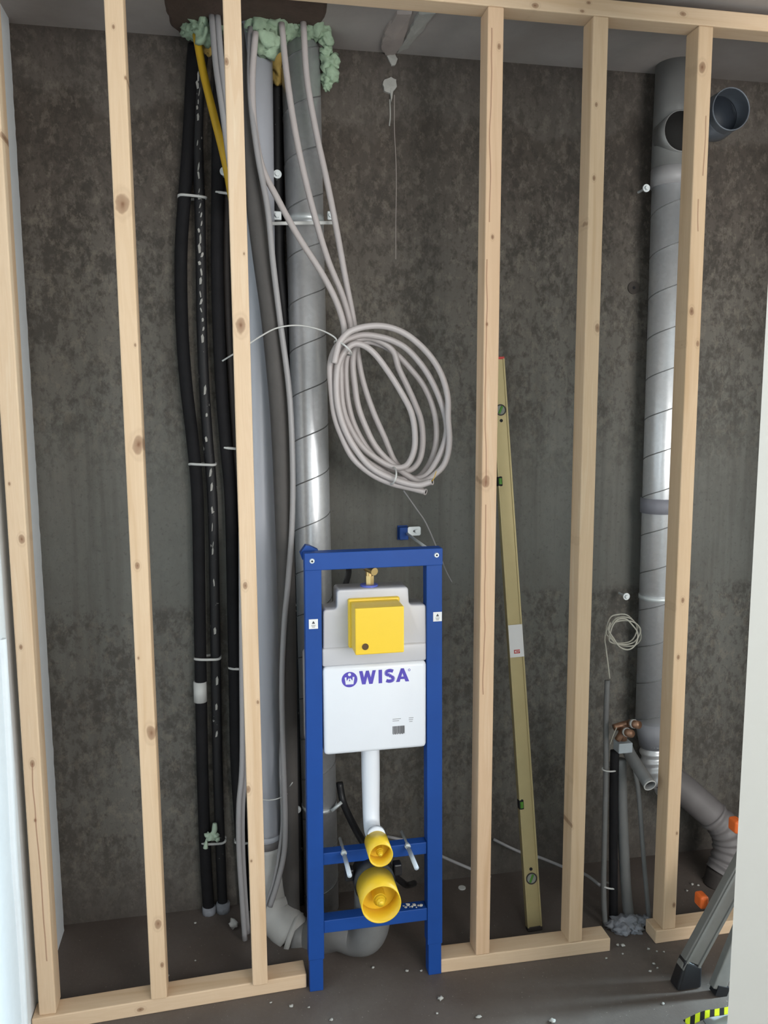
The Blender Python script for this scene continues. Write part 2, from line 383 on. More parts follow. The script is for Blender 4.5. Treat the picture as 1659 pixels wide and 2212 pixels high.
plate('sole_plate', XL+.002, at(663, 2120, Y=.01).x, -.010, .022, 0, TS, 'pine sole plate on the floor left of the toilet frame',
      [(303, 2182, .012), (221, 2163, .006)], cut=.004)
plate('sole_plate', at(952, 2103, Y=0).x, at(1317, 2050, Y=0).x, .004, -.004, 0, TS, 'pine sole plate on the floor between toilet frame and copper valve', cut=0)
plate('sole_plate', at(1416, 2035, Y=0).x, 2.35, 0, 0, 0, TS, 'pine sole plate on the floor under the furthest right stud, behind the ladder')

# ------------------------------------------------------------ wall and ceiling patches
def patch(name, pts, mat, label, cat, plane, off=.004, amp=.006, sub=6):
    """thin irregular raised patch traced on the wall (plane y) or on the ceiling (plane z)"""
    P = [at(x, y, Y=YB) if plane == 'y' else at(x, y, Z=ZC) for x, y in pts]
    Q = []
    n = len(P)
    for i in range(n):
        for k in range(sub):
            p = P[i].lerp(P[(i+1) % n], k/sub)
            d = Vector((noise.noise(p*40), noise.noise(p*40+Vector((7, 3, 1))), noise.noise(p*40+Vector((1, 9, 5)))))*amp
            if plane == 'y': d.y = 0
            else: d.z = 0
            Q.append(p+d)
    o_ = Vector((0, -off, 0)) if plane == 'y' else Vector((0, 0, -off))
    bm = bmesh.new(); c = sum(Q, Vector())/len(Q)
    cen = bm.verts.new(c+o_*1.6); a = [bm.verts.new(p-o_*.05) for p in Q]; b = [bm.verts.new(p*.96+c*.04+o_) for p in Q]
    m = len(Q)
    for i in range(m):
        j = (i+1) % m
        bm.faces.new((a[i], a[j], b[j], b[i])); bm.faces.new((b[i], b[j], cen))
    return tag(obj(name, bm, mat), label, cat)
patch('mortar_patch', [(352, -25), (358, 25), (372, 55), (395, 78), (470, 66), (600, 62), (690, 52), (702, 35), (712, -25)], M['brown'], 'dark brown mortar patch on the ceiling around the green foam', 'mortar', 'z', .006)
patch('filler_smear', [(858, 22), (832, 60), (823, 95), (832, 118), (852, 113), (868, 95), (893, 22)], M['smear'], 'pinkish left smear of filler running across the ceiling to the wall', 'filler', 'z', .008)
patch('filler_smear', [(905, 22), (880, 70), (856, 110), (880, 100), (915, 60), (940, 22)], M['limewhite'], 'whiter right smear of filler across the ceiling beside the pinkish one', 'filler', 'z', .008)
patch('filler_smear', [(835, 122), (845, 142), (853, 143), (860, 128), (852, 118)], M['limewhite'], 'small pale filler drip on the wall just under the ceiling', 'filler', 'y', .006)
patch('filler_dab', [(824, 184), (830, 172), (842, 166), (856, 174), (856, 190), (848, 200), (843, 226), (841, 204), (828, 196)], M['limewhite'], 'round white dab of filler high on the concrete wall', 'filler', 'y', .008)
bm = T_(PX([(842, 215), (843, 250), (841, 272)], YB-.001), .0022, seg=6); tag(obj('filler_drip', bm, M['limewhite']), 'thin white drip running down below the round filler dab', 'filler')
bm = T_(PX([(852, 205), (852, 280), (855, 340), (856, 400), (855, 480), (855, 560)], YB-.0002), .0012, seg=5); tag(obj('hairline_ridge', bm, M['smear']), 'thin pale vertical line on the concrete wall below the filler dab', 'line')
bm = bmesh.new(); c = at(1368, 622, Y=YB); cyl(bm, c+Vector((0, .001, 0)), c-Vector((0, .004, 0)), .021, 24)
pl_ = tag(obj('wall_plug', bm, plain('plug_brown', (.06, .05, .043), .9, var=.3)), 'dark round plugged formwork hole in the concrete wall', 'plug')
bm = bmesh.new(); cyl(bm, c-Vector((0, .0035, 0)), c-Vector((0, .0055, 0)), .005, 10); obj('plug_hole', bm, M['hole'], pl_)

# ------------------------------------------------------------ pipes on the left
def pipe(name, pts, r, mat, label, cat='pipe', **k):
    return tag(obj(name, T_(pts, r, **k), mat, smooth=True, org=None), label, cat)
pipe('insulated_pipe', PX([(420, 98), (416, 150), (408, 300), (399, 420), (391, 550), (393, 700), (402, 830), (416, 950), (427, 1080), (431, 1300), (437, 1640), (444, 1850), (452, 1975)], .445), .0195, M['black'], 'black foam-lagged pipe nearest the left, leftmost of the row on the wall', seg=14)
pB = pipe('insulated_pipe', PX([(440, 98), (430, 200), (427, 300), (431, 420), (434, 560), (436, 700), (441, 830), (449, 950), (459, 1080), (464, 1300), (470, 1640), (477, 1850), (482, 1970)], .447), .0165, M['black_speck'], 'black lagged pipe with a torn white taped seam, second from the left', seg=14)
pipe('insulated_pipe', PX([(480, 98), (472, 250), (470, 420), (469, 560), (472, 700), (478, 830), (487, 950), (498, 1080), (503, 1300), (507, 1500), (510, 1640), (520, 1800), (533, 1975)], .44), .0195, M['black'], 'black lagged pipe third from the left, running behind the stud', seg=14)
pipe('insulated_pipe', PX([(505, 98), (498, 250), (492, 420), (490, 560), (494, 700), (503, 850), (512, 1000), (522, 1200), (530, 1500), (540, 1975)], .452), .012, M['brownfoam'], 'dull brown thin lagged pipe squeezed behind the stud on the left', seg=12)
# torn white tape flakes along the front of the second pipe
bm = bmesh.new(); rt = random.Random(11); ln = [(428, 165), (427, 300), (431, 420), (434, 560), (436, 700), (441, 830), (449, 950), (459, 1080), (464, 1300), (470, 1640)]
py = 165
while py < 1640:
    k_ = max(i for i in range(len(ln)-1) if ln[i][1] <= py); a_, b_ = ln[k_], ln[k_+1]; f_ = (py-a_[1])/(b_[1]-a_[1]); px_ = a_[0]+(b_[0]-a_[0])*f_
    dens = .8 if py < 760 else .4 if py < 1000 else .22
    if rt.random() < dens:
        q_ = at(px_+rt.uniform(-2.5, 2.5), py, Y=.4305); h_ = rt.uniform(.006, .016); w_ = rt.uniform(.0015, .0042); s_ = rt.uniform(-.004, .004)
        poly(bm, [(q_.x-w_, q_.z-h_), (q_.x+w_*.6, q_.z-h_*.8), (q_.x+w_+s_*.5, q_.z+h_*.2), (q_.x+s_+w_*.3, q_.z+h_), (q_.x+s_-w_, q_.z+h_*.5)], .4295, .4325)
    py += rt.uniform(12, 22)
obj('torn_tape', bm, M['limewhite'], pB, label='torn white tape flakes')['kind'] = 'stuff'
# repair sleeve on the first pipe
pipe('pipe_sleeve', PX([(432, 1472), (433, 1515)], .443), .0215, M['nylon'], 'pale grey tape sleeve round the leftmost black pipe', 'tape', seg=14)
for a_, b_, c_ in (((452, 1958), (452, 1975), 'left'), ((482, 1950), (482, 1968), 'right')):
    pipe('mortar_collar', PX([a_, b_], .44), .023, M['mortar'], 'small grey mortar collar at the %s black pipe foot on the floor' % c_, 'mortar', seg=12)
# drain stack
ds = thing('drain_stack', 'thick white plastic drain pipe behind the third stud, bending into a socket at the floor', 'drain pipe', (at(578, 1900, Y=.36).x, .36, 0))
ft = at(548, 100, Y=.36); fb = at(571, 1640, Y=.36); f2 = at(574, 1812, Y=.355)
obj('pipe', T_([Vector((ft.x, .36, ZC)), fb, f2], .0545, seg=32), M['pvcwhite'], ds, True)
obj('seal_ring', T_([at(574, 1806, Y=.355), at(575, 1822, Y=.355)], .056, seg=32), M['darkpvc'], ds, True, label='dark grey rubber seal ring')
obj('socket', T_(PX([(575, 1822, .355), (577, 1860, .352), (585, 1910, .34), (592, 1945, .33)]), lambda t: .060 if t < .5 else .056, seg=32), M['socketwhite'], ds, True, label='dusty white socket')
e0, e1 = at(590, 1935, Y=.335), at(612, 1985, Y=.30)
obj('elbow', T_([e0, e0.lerp(e1, .6)+Vector((-.012, 0, -.008)), Vector((e1.x+.03, .26, e1.z-.035))], .062, seg=32), M['socketwhite'], ds, True, label='dusty white elbow')
q0 = Vector((e1.x+.022, .268, e1.z-.032)); q1 = Vector((e1.x+.036, .262, e1.z-.036))
obj('socket_rim', T_([q0, q1], .068, seg=32), M['socketwhite'], ds, True)
bm = box(bmesh.new(), q1.x-.02, q1.x-.002, .205, .222, q1.z-.072, q1.z-.035); bevel(bm, .004); obj('socket_lug', bm, M['socketwhite'], ds)
# grey toilet bend
wb = thing('toilet_bend', 'grey plastic waste bend on the floor under the blue toilet frame', 'drain pipe', (.66, .1, 0))
pc = at(815, 1905, Y=0)
obj('bend', T_([q1+Vector((-.01, 0, 0)), q1+Vector((.05, -.015, -.004)), Vector((.60, .165, .068)), Vector((.655, .13, .068)), Vector((pc.x-.015, .10, .095)), Vector((pc.x, .085, .17)), Vector((pc.x, .062, pc.z-.01)), Vector((pc.x, .0415, pc.z))], .0575, seg=32, res=8), M['greypvc'], wb, True)
# dark grey lagged pipe in front
pipe('lagged_pipe', PX([(512, 60, .335), (524, 200, .315), (539, 330, .295), (553, 450, .275), (567, 560, .26), (586, 700, .25), (604, 900, .25), (613, 1100, .255), (619, 1300, .26), (624, 1640, .29), (628, 1900, .31), (630, 1975, .31)]), .0275, M['dkgrey'], 'thick dark grey foam-lagged pipe curving in front of the white drain pipe', seg=20)
pipe('insulated_pipe', PX([(598, 98), (599, 300), (602, 560), (616, 700), (627, 900), (635, 1100), (640, 1300), (642, 1640), (645, 1975)], .435), .0195, M['black_speck'], 'black foil-torn pipe squeezed between the grey lagged pipe and the galvanised duct', seg=16)
# thin conduits on the left
pipe('thin_conduit', PX([(541, 60, .29), (541, 200, .255), (556, 330, .235), (578, 450, .22), (590, 570, .212), (606, 700, .21), (625, 850, .21), (632, 1000, .21), (631, 1130, .215), (622, 1260, .22), (614, 1350, .225), (609, 1480, .23), (612, 1640, .235), (616, 1760, .24), (614, 1840, .24), (600, 1905, .235), (583, 1958, .23)]), .0085, M['conduit2'], 'long pale conduit bowing right of the white drain pipe down to the floor', 'conduit', seg=10)
pipe('thin_conduit', PX([(612, 1300, .297), (611, 1500, .292), (607, 1640, .285), (608, 1700, .275), (610, 1780, .265), (602, 1850, .26), (590, 1910, .25), (570, 1965, .25)]), .006, M['conduit2'], 'short thin conduit lying on the lower white drain pipe', 'conduit', seg=8)
pipe('thin_conduit', PX([(521, 1150, .28), (522, 1400, .28), (523, 1640, .27), (516, 1740, .26), (516, 1830, .26), (522, 1930, .26), (529, 2030, .262)]), .0085, M['conduit2'], 'grey conduit bulging out left of the third stud near the floor, front one', 'conduit', seg=10)
pipe('thin_conduit', PX([(528, 1150, .30), (530, 1400, .30), (531, 1640, .29), (524, 1740, .28), (524, 1830, .28), (529, 1930, .28), (535, 2015, .285)]), .0085, M['conduit2'], 'grey conduit just behind and right of the bulging one near the floor', 'conduit', seg=10)
pipe('yellow_pipe', PX([(424, 75, .36), (440, 160, .345), (462, 250, .33), (487, 352, .32), (505, 450, .31)]), .0115, M['yellowpipe'], 'yellow gas pipe slanting down from the green foam behind the third stud', seg=14)
for i, (a_, b_, w_) in enumerate((((457, 30), (486, 300), 'left'), ((470, 30), (498, 300), 'right'))):
    pipe('thin_conduit', PX([(a_[0], a_[1], .30), (a_[0]+9, 140, .28), (b_[0]-4, 250, .26), (b_[0]+8, 340, .25), (b_[0]+22, 430, .25)]), .0085, M['conduit2'], '%s one of two grey conduits right of the slanting yellow pipe' % w_, 'conduit', seg=10)

# ------------------------------------------------------------ spiral ducts
def spiral(bm, a, b, r, pitch, rt, phase=0):
    a = Vector(a); b = Vector(b); ax = (b-a).normalized(); L = (b-a).length
    u = Vector((1, 0, 0)); u = (u-ax*u.dot(ax)).normalized(); v = ax.cross(u)
    n = int(L/pitch*26); P = []
    for i in range(n+1):
        s = L*i/n; th = 2*math.pi*s/pitch*SGN+phase
        P.append(a+ax*s+(u*math.cos(th)+v*math.sin(th))*r)
    return tube(bm, P, rt, seg=5, smooth=False, hint=(0, 0, 1))
SGN = 1
GD = .399
da = at(650, 90, Y=GD); dbm = at(687, 1640, Y=GD)
top = Vector((da.x-.002, GD, ZC)); bot = Vector((dbm.x+.005, GD, .0))
dc = thing('spiral_duct', 'galvanised spiral duct behind the grey cable coil, left of the two ducts', 'duct', (bot.x, GD, 0))
obj('duct_body', T_([bot, top], .0575, seg=40, smooth=False), M['galv'], dc, True)
obj('seam', spiral(bmesh.new(), bot, top, .0574, .139, .002, 1.0), M['seam'], dc, True)
def on(z, a=bot, b=top): return a.lerp(b, (z-a.z)/(b.z-a.z))
z_ = at(650, 466, Y=GD-.058).z
dcl = thing('duct_clamp', 'zinc clamp collar with side lugs round the upper left duct', 'clamp', on(z_))
obj('band', T_([on(z_-.010), on(z_+.010)], .0595, seg=32, smooth=False), M['zinc'], dcl, True)
for px_ in (599, 715):
    c = at(px_, 467, Y=.36); bm = box(bmesh.new(), c.x-.012, c.x+.012, .35, .36, c.z-.013, c.z+.013); bevel(bm, .003); obj('lug', bm, M['zinc'], dcl)
    bm = bmesh.new(); cyl(bm, c+Vector((0, -.010, 0)), c+Vector((0, -.018, 0)), .008, 6); obj('bolt', bm, M['zinc'], dcl)
c0, c1 = at(570, 483, Y=.315), at(722, 481, Y=.315)
bm = beam(bmesh.new(), c0, c1, .004, .010, up=(0, 0, 1)); bevel(bm, .0015); tag(obj('support_rail', bm, M['nylon']), 'thin white horizontal rail crossing in front of the left duct below its clamp', 'rail')
z_ = at(715, 1752, Y=.36).z
bm = tube(bmesh.new(), [on(z_), on(z_+.012)], .0592, seg=32, smooth=False); tag(obj('duct_clamp', bm, M['zinc'], smooth=True), 'plain zinc band round the left duct behind the toilet frame', 'clamp')
pipe('clamp_bolt', PX([(716, 1752, .342), (738, 1733, .345)]), .006, M['zinc'], 'zinc bolt tail sticking right from the low duct band', 'bolt', seg=8)
for (x, y, Y_, lab) in ((599, 377, .36, 'zinc pipe clip screw between the black pipe and duct, upper'), (642, 1748, .38, 'zinc clip screw low beside the blue frame'), (484, 371, .38, 'zinc pipe clip under the yellow pipe, half behind the stud'), (1395, 407, .39, 'zinc clip screw at the upper left of the right duct'), (1352, 1288, .40, 'zinc clip screw left of the right duct, above the wire coil')):
    c = at(x, y, Y=Y_); g = thing('clip_screw', lab, 'screw', c)
    bm = bmesh.new(); cyl(bm, c+Vector((0, .05, 0)), c, .004, 8); obj('shank', bm, M['zinc'], g)
    bm = bmesh.new(); cyl(bm, c, c+Vector((0, -.005, 0)), .0125, 16); obj('washer', bm, M['zinc'], g)
    bm = bmesh.new(); cyl(bm, c+Vector((0, -.005, 0)), c+Vector((0, -.012, 0)), .007, 6); obj('nut', bm, M['zinc'], g)
# right duct
RD = .392; rr_ = .0605
a1 = at(1450, 395, Y=RD); a2 = at(1415, 1560, Y=RD)
a1 = Vector((at(1410, 420, Y=RD).x+rr_*1.06, RD, a1.z)); a2 = Vector((at(1376, 1560, Y=RD).x+rr_*1.02, RD, a2.z))
dd = thing('spiral_duct', 'galvanised spiral duct behind the furthest right stud, with a grey tee on top', 'duct', (a2.x, RD, 0))
obj('duct_body', T_([a2, a1], rr_, seg=40, smooth=False), M['galv'], dd, True)
obj('seam', spiral(bmesh.new(), a2, a1, rr_, .134, .002, 2.4), M['seam'], dd, True)
def onr(py): 
    z = at(1430, py, Y=RD-rr_).z; return a2.lerp(a1, (z-a2.z)/(a1.z-a2.z))
obj('collar', T_([onr(392), onr(352)], rr_*1.08, seg=36, smooth=False), M['conduit2'], dd, True, label='pale grey tape collar')
obj('tape_joint', T_([onr(1112), onr(1080)], rr_*1.10, seg=36, smooth=False), plain('lavender_tape', (.235, .235, .27), .6, var=.1), dd, True, label='grey tape wound round the joint')
obj('joint_band', T_([onr(1302), onr(1293)], rr_*1.04, seg=36, smooth=False), M['zinc'], dd, True)
tp = Vector((onr(352).x, RD, onr(352).z))
tx = at(1474, 282, Y=.322)
MT = plain('dull_galvanised_fitting', (.27, .27, .265), .45, .45, var=.12)
obj('tee', T_([tp, Vector((tp.x+.003, RD, ZC))], rr_*1.07, seg=36, smooth=False), MT, dd, True, label='dull grey tee body')
tz = tx.z
obj('tee_branch', T_([Vector((tx.x, RD, tz)), Vector((tx.x, .322, tz))], .064, seg=36, smooth=False, hollow=.003), MT, dd, True)
bm = bmesh.new(); cyl(bm, (tx.x, .327, tz), (tx.x, .332, tz), .062, 32); obj('tee_cap', bm, plain('dark_cap', (.020, .019, .018), .85, spec=.2), dd, True, label='dark grey blanking cap')
o2 = at(1580, 235, Y=.17)
o2 = at(1580, 235, Y=.20); e2 = at(1552, 256, Y=.355); e3 = at(1546, 262, Y=.40)
obj('side_elbow', T_([e3, e2, Vector((o2.x-.004, .285, o2.z-.004)), o2+Vector((0, .04, 0)), o2], .063, seg=36, hollow=.003, res=8), plain('blue_grey_fitting', (.16, .18, .21), .4, .4, var=.15), dd, True, label='blue-grey elbow open towards the room')
bm = bmesh.new(); i2 = Vector((o2.x-.002, .262, o2.z-.002)); cyl(bm, i2, i2+Vector((0, -.004, 0)), .060, 32); obj('elbow_shadow_cap', bm, plain('elbow_shade', (.02, .026, .036), .6), dd, True, label='dark disc painted as shade inside the open elbow')  # disc coloured dark in place of the shade deep in the elbow
def corr(bm, pts, r, amp, n, seg=28, res=14):
    return tube(bm, pts, lambda t: r+amp*math.sin(2*math.pi*n*t), seg=seg, res=res)
obj('reducer', T_([a2+Vector((0, 0, .01)), at(1412, 1610, Y=RD)], lambda t: rr_*1.04 if t < .5 else .050, seg=32, smooth=False), plain('lavender_grey_coupling', (.25, .255, .28), .5), dd, True)
rp = PX([(1412, 1600, RD), (1414, 1640, .385), (1424, 1675, .37), (1450, 1705, .35)])
obj('flexible_hose', corr(bmesh.new(), rp, .048, .0035, 6), M['galv'], dd, True, label='silvery corrugated hose')
pg = thing('waste_pipe', 'dark grey ribbed pipe bending to the floor right of the furthest right stud', 'pipe', (at(1550, 1900, Y=.25).x, .25, 0))
obj('straight_pipe', T_(PX([(1430, 1672, .355), (1470, 1700, .34), (1545, 1765, .30)]), .053, seg=28), M['darkpvc'], pg, True)
obj('ribbed_elbow', corr(bmesh.new(), PX([(1538, 1760, .30), (1562, 1785, .285), (1574, 1820, .275), (1568, 1860, .265), (1556, 1885, .26)]), .053, .003, 7), M['darkpvc'], pg, True)
obj('pipe_foot', T_([at(1558, 1882, Y=.262), at(1545, 1925, Y=.255), Vector((at(1538, 1960, Y=.25).x, .25, 0))], .049, seg=28), M['brownfoam'], pg, True, label='darker pipe foot')

# ------------------------------------------------------------ expanding foam at the ceiling
bm = bmesh.new(); k = 0
for (x, y, r, Y_) in ((418, 62, .030, .38), (432, 50, .04, .36), (445, 72, .034, .345), (408, 70, .018, .40), (500, 58, .035, .38), (530, 40, .04, .36), (538, 66, .035, .34), (556, 48, .05, .34), (580, 66, .048, .33), (576, 92, .038, .30), (592, 55, .036, .33), (598, 84, .026, .33), (622, 60, .034, .34), (636, 54, .034, .34), (656, 54, .034, .34), (680, 56, .034, .335), (696, 62, .026, .345), (702, 82, .022, .35), (706, 110, .018, .37), (712, 135, .026, .38), (715, 160, .026, .385), (706, 176, .018, .39), (706, 190, .009, .39)):
    k += 1; blob(bm, at(x, y, Y_), r, k, amp=.55, freq=1.3, sub=3)
tag(obj('expanding_foam', bm, M['foam'], smooth=True), 'pale green expanding foam around the pipes at the ceiling', 'foam')
bm = bmesh.new(); blob(bm, at(596, 135, .40), .03, 40, .5, squash=(.7, .7, 1.6)); blob(bm, at(592, 110, .40), .022, 41, .5)
tag(obj('foam_lump', bm, M['oldfoam'], smooth=True), 'brownish yellow aged foam lump between white pipe and left duct', 'foam')
bm = bmesh.new(); blob(bm, at(447, 98, .39), .02, 42, .5, squash=(.8, .8, 1.4))
tag(obj('foam_lump', bm, M['oldfoam'], smooth=True), 'brown foam lump right of the yellow pipe top', 'foam')
bm = bmesh.new()
tube(bm, PX([(464, 1778, .415), (463, 1795, .412), (456, 1803, .41), (447, 1812, .408), (444, 1832, .408)]), lambda t: .0065+.003*math.sin(7*t), seg=8)
for x, y, r in ((455, 1808, .014), (466, 1806, .011), (449, 1804, .010), (470, 1812, .009), (445, 1824, .007)): blob(bm, at(x, y, .41), r, x, .5, sub=2)
tag(obj('foam_scrap', bm, M['palefoam'], smooth=True), 'pale green foam scrap stuck on the left black pipes near the floor', 'foam')

# ------------------------------------------------------------ cables with the coil
def seq(lst, y0, y1):
    n = len(lst); return [at(p[0], p[1], Y=y0+(y1-y0)*i/(n-1)) for i, p in enumerate(lst)]
I1 = [(552, 70), (545, 170), (549, 270), (566, 360), (600, 430), (645, 512), (695, 590), (728, 655), (744, 712)]
I2 = [(608, 50), (618, 150), (632, 250), (651, 350), (678, 460), (708, 560), (740, 640), (757, 705)]
I3 = [(655, 45), (663, 170), (684, 290), (706, 390), (726, 490), (746, 600), (764, 695)]
B_ = [(913, 1031), (940, 1001), (961, 952), (964, 911), (948, 857), (921, 803), (885, 759), (853, 738), (818, 727), (780, 724), (745, 737)]
C_ = [(880, 1017), (904, 998), (913, 960), (910, 911), (896, 871), (880, 835), (861, 795), (850, 760), (826, 740), (793, 730), (757, 742)]
D_ = [(877, 1006), (894, 974), (896, 933), (888, 890), (869, 852), (842, 808), (810, 765), (782, 745), (758, 746)]
E_ = [(894, 1033), (923, 1009), (940, 965), (942, 917), (932, 871), (913, 830), (885, 795), (858, 767), (830, 748), (795, 738), (768, 750)]
A_ = [(905, 1040), (945, 1020), (964, 993), (971, 952), (968, 905), (967, 857), (953, 808), (926, 765), (885, 727), (845, 708), (804, 704), (760, 714), (736, 736)]
c1 = seq(I1, .262, .20)+seq([(738, 745), (726, 770), (720, 803), (725, 857), (734, 906), (755, 952), (785, 990), (820, 1014), (860, 1034)], .20, .215)+seq(B_, .215, .185)+seq([(725, 752), (713, 789), (716, 843), (723, 898), (739, 944), (763, 990), (804, 1025), (845, 1044), (885, 1054), (917, 1062)], .18, .165)
c2 = seq(I2, .29, .225)+seq([(755, 745), (748, 780), (747, 816), (752, 870), (766, 920), (795, 970), (835, 1008)], .225, .235)+seq(C_, .235, .205)+seq([(738, 775), (736, 816), (739, 870), (750, 911), (774, 955), (804, 984), (845, 1008)], .202, .195)+seq(D_, .195, .165)+seq([(735, 775), (727, 815), (729, 870), (742, 920), (765, 965), (800, 1008), (845, 1033), (899, 1048), (931, 1041)], .165, .145)
c3 = seq(I3, .30, .245)+seq([(770, 745), (782, 816), (804, 884), (831, 946), (855, 1000)], .245, .255)+seq(E_, .255, .225)+seq([(762, 785), (766, 830), (774, 879), (791, 925), (812, 965), (845, 1000)], .222, .215)+seq(A_, .20, .142)+seq([(728, 758), (722, 785)], .14, .14)
for nm_, pts, lab in (('a', c1, 'pinkish grey conduit swinging from the foam into the coil, its lowest open end out'), ('b', c2, 'grey conduit of the coil with a yellow wire at its open end'), ('c', c3, 'rightmost grey conduit coming down into the coil, making its widest outer loop')):
    root = thing('coiled_conduit', lab, 'conduit', pts[-1])
    obj('conduit', T_(pts, .0092, seg=10, res=6, hint=(1, 0, 0)), M['conduit'], root, True)
    e = pts[-1]; d = (pts[-1]-pts[-2]).normalized()
    if nm_ != 'c':
        bm = T_([e, e+d*.004+Vector((0, -.003, 0))], .0098, seg=14, hollow=.003, smooth=False); obj('open_end', bm, M['conduit'], root, True)
        bm = bmesh.new(); cyl(bm, e, e+d*.002+Vector((0, -.002, 0)), .0062, 12); obj('bore', bm, M['hole'], root)
    if nm_ == 'b':
        obj('wire', T_([e, e+Vector((.006, -.008, .010)), e+Vector((.014, -.008, .032))], .0012, seg=6), M['yellowpipe'], root, label='thin yellow wire')
def ring(c, rx, rz, ry, rt, ang=0, n=20):
    P = []
    for i in range(n+1):
        th = 2*math.pi*i/n; v = Vector((math.cos(th)*rx, math.sin(th)*ry, 0)); v = Matrix.Rotation(ang, 3, 'Y') @ v
        P.append(Vector(c)+v)
    return P
def tie(c, rx, ry, ang, label, rt=.0028, extra=None, name='cable_tie'):
    bm = T_(ring(c, rx, 0, ry, rt, ang), rt, seg=6, smooth=False, hint=(0, 0, 1))
    if extra: tube(bm, extra, rt*.8, seg=6)
    return tag(obj(name, bm, M['nylon'], smooth=True), label, 'cable tie')
tie(at(741, 752, .185), .030, .062, math.radians(40), 'white cable tie at the top of the coil with its long tail arching left', .0028,
    PX([(730, 742, .145), (722, 728, .15), (690, 712, .17), (645, 703, .19), (600, 708, .18), (562, 727, .16), (520, 755, .14), (480, 780, .13)]))
tie(at(846, 1028, .185), .026, .062, math.radians(105), 'white cable tie round the bottom of the cable coil')
pipe('loose_wire', PX([(872, 1060, .20), (900, 1100, .25), (920, 1130, .28), (945, 1187, .30), (962, 1230, .31), (976, 1258, .31)]), .0022, M['conduit2'], 'thin grey wire hanging from the coil behind the blue frame corner', 'wire', seg=6)
# ties on the black pipes
for (x0, x1, y, lab) in ((386, 445, 427, 'white cable tie on the two leftmost black pipes, highest'), (462, 500, 421, 'white cable tie on the third black pipe, highest'), (409, 466, 1003, 'white cable tie on the two leftmost black pipes, at coil height'), (481, 512, 968, 'white cable tie on the third black pipe, at coil height'), (421, 476, 1421, 'white cable tie on the two leftmost black pipes, just above the pale sleeve'), (495, 524, 1441, 'white cable tie on the third black pipe, lower down'), (436, 487, 1816, 'white cable tie on the two leftmost black pipes, under the foam scrap'), (508, 540, 1815, 'white cable tie on the third black pipe, near the floor')):
    a_, b_ = at(x0, y, .445), at(x1, y-1, .445); c = (a_+b_)/2
    w = (b_-a_).length/2
    P = []
    for i in range(25):
        th = 2*math.pi*i/24; ex = .8
        cx = math.copysign(abs(math.cos(th))**.6, math.cos(th))*w; cy = math.copysign(abs(math.sin(th))**.6, math.sin(th))*.023
        P.append(c+Vector((cx, cy, .002*math.sin(th*2))))
    tag(obj('cable_tie', T_(P, .0044, seg=6, smooth=False, hint=(0, 0, 1)), M['nylon'], smooth=True), lab, 'cable tie')
tie(at(591, 1700, .335), .062, .085, math.radians(-8), 'grey cable tie round the lower white drain pipe and conduits', .002,
    PX([(625, 1700, .25), (632, 1690, .24)]))

# ------------------------------------------------------------ blue toilet frame
PB = []
fl0 = at(680, 2143, Z=0)
tf = thing('toilet_carrier', 'blue steel toilet mounting frame with white cistern and yellow plugs', 'toilet frame', (.69, 0, 0))
def xz(px, py, Y=0.0): v = at(px, py, Y=Y); return v.x, v.z
def upright(pl_t, pl_b, w):
    a = at(*pl_t, Y=0); b = at(*pl_b, Y=0); f = lambda z: b.x+(a.x-b.x)*(z-b.z)/(a.z-b.z)
    z1, z0, zf = a.z, .10, .0
    hb = lambda za, zb, ins: hexa(bmesh.new(), [(f(za)+ins, ins*.6, za), (f(za)+w-ins, ins*.6, za), (f(za)+w-ins, .042-ins, za), (f(za)+ins, .042-ins, za)], [(f(zb)+ins, ins*.6, zb), (f(zb)+w-ins, ins*.6, zb), (f(zb)+w-ins, .042-ins, zb), (f(zb)+ins, .042-ins, zb)])
    bm = hb(z0, z1, 0); bevel(bm, .002); o = obj('upright', bm, M['blue'], tf)
    bm = hb(0, z0+.02, .003); bevel(bm, .0015); obj('foot', bm, M['blue'], tf)
    return f, z1
fl, zt = upright((658, 1196), (667, 2100), .0455)
fr, zt2 = upright((921, 1186), (924, 2060), .0455)
zt = (zt+zt2)/2
def hbar(name, z0, z1, y0=.001, y1=.04, x0=None, x1=None):
    zm = (z0+z1)/2
    bm = box(bmesh.new(), x0 if x0 is not None else fl(zm)+.0455, x1 if x1 is not None else fr(zm), y0, y1, z0, z1); bevel(bm, .002); return obj(name, bm, M['blue'], tf)
bm = box(bmesh.new(), fl(zt)-.001, fr(zt)+.0465, -.0035, .040, zt-.047, zt+.001); bevel(bm, .002); obj('top_bar', bm, M['blue'], tf)
zm1 = at(697, 1843, Y=.01).z; zm0 = at(697, 1869, Y=.01).z; hbar('cross_bar', zm0, zm1, .008, .04)
zl1 = at(697, 1989, Y=.006).z; zl0 = at(697, 2016, Y=.006).z; hbar('cross_bar', zl0, zl1, .004, .044)
for x, y in ((674, 1212), (943, 1199)):
    c = at(x, y, Y=-.0035); bm = bmesh.new(); cyl(bm, c+Vector((0, .001, 0)), c+Vector((0, -.004, 0)), .0078, 14, r2=.006); s_ = obj('screw', bm, M['zinc'], tf)
    bm = bmesh.new(); cyl(bm, c+Vector((0, -.0035, 0)), c+Vector((0, -.005, 0)), .003, 6); obj('recess', bm, M['hole'], s_)
def flat(name, pts, Y, mat, parent, th=.0008, label=None):
    bm = poly(bmesh.new(), pts, Y-th, Y); return obj(name, bm, mat, parent, label=label)
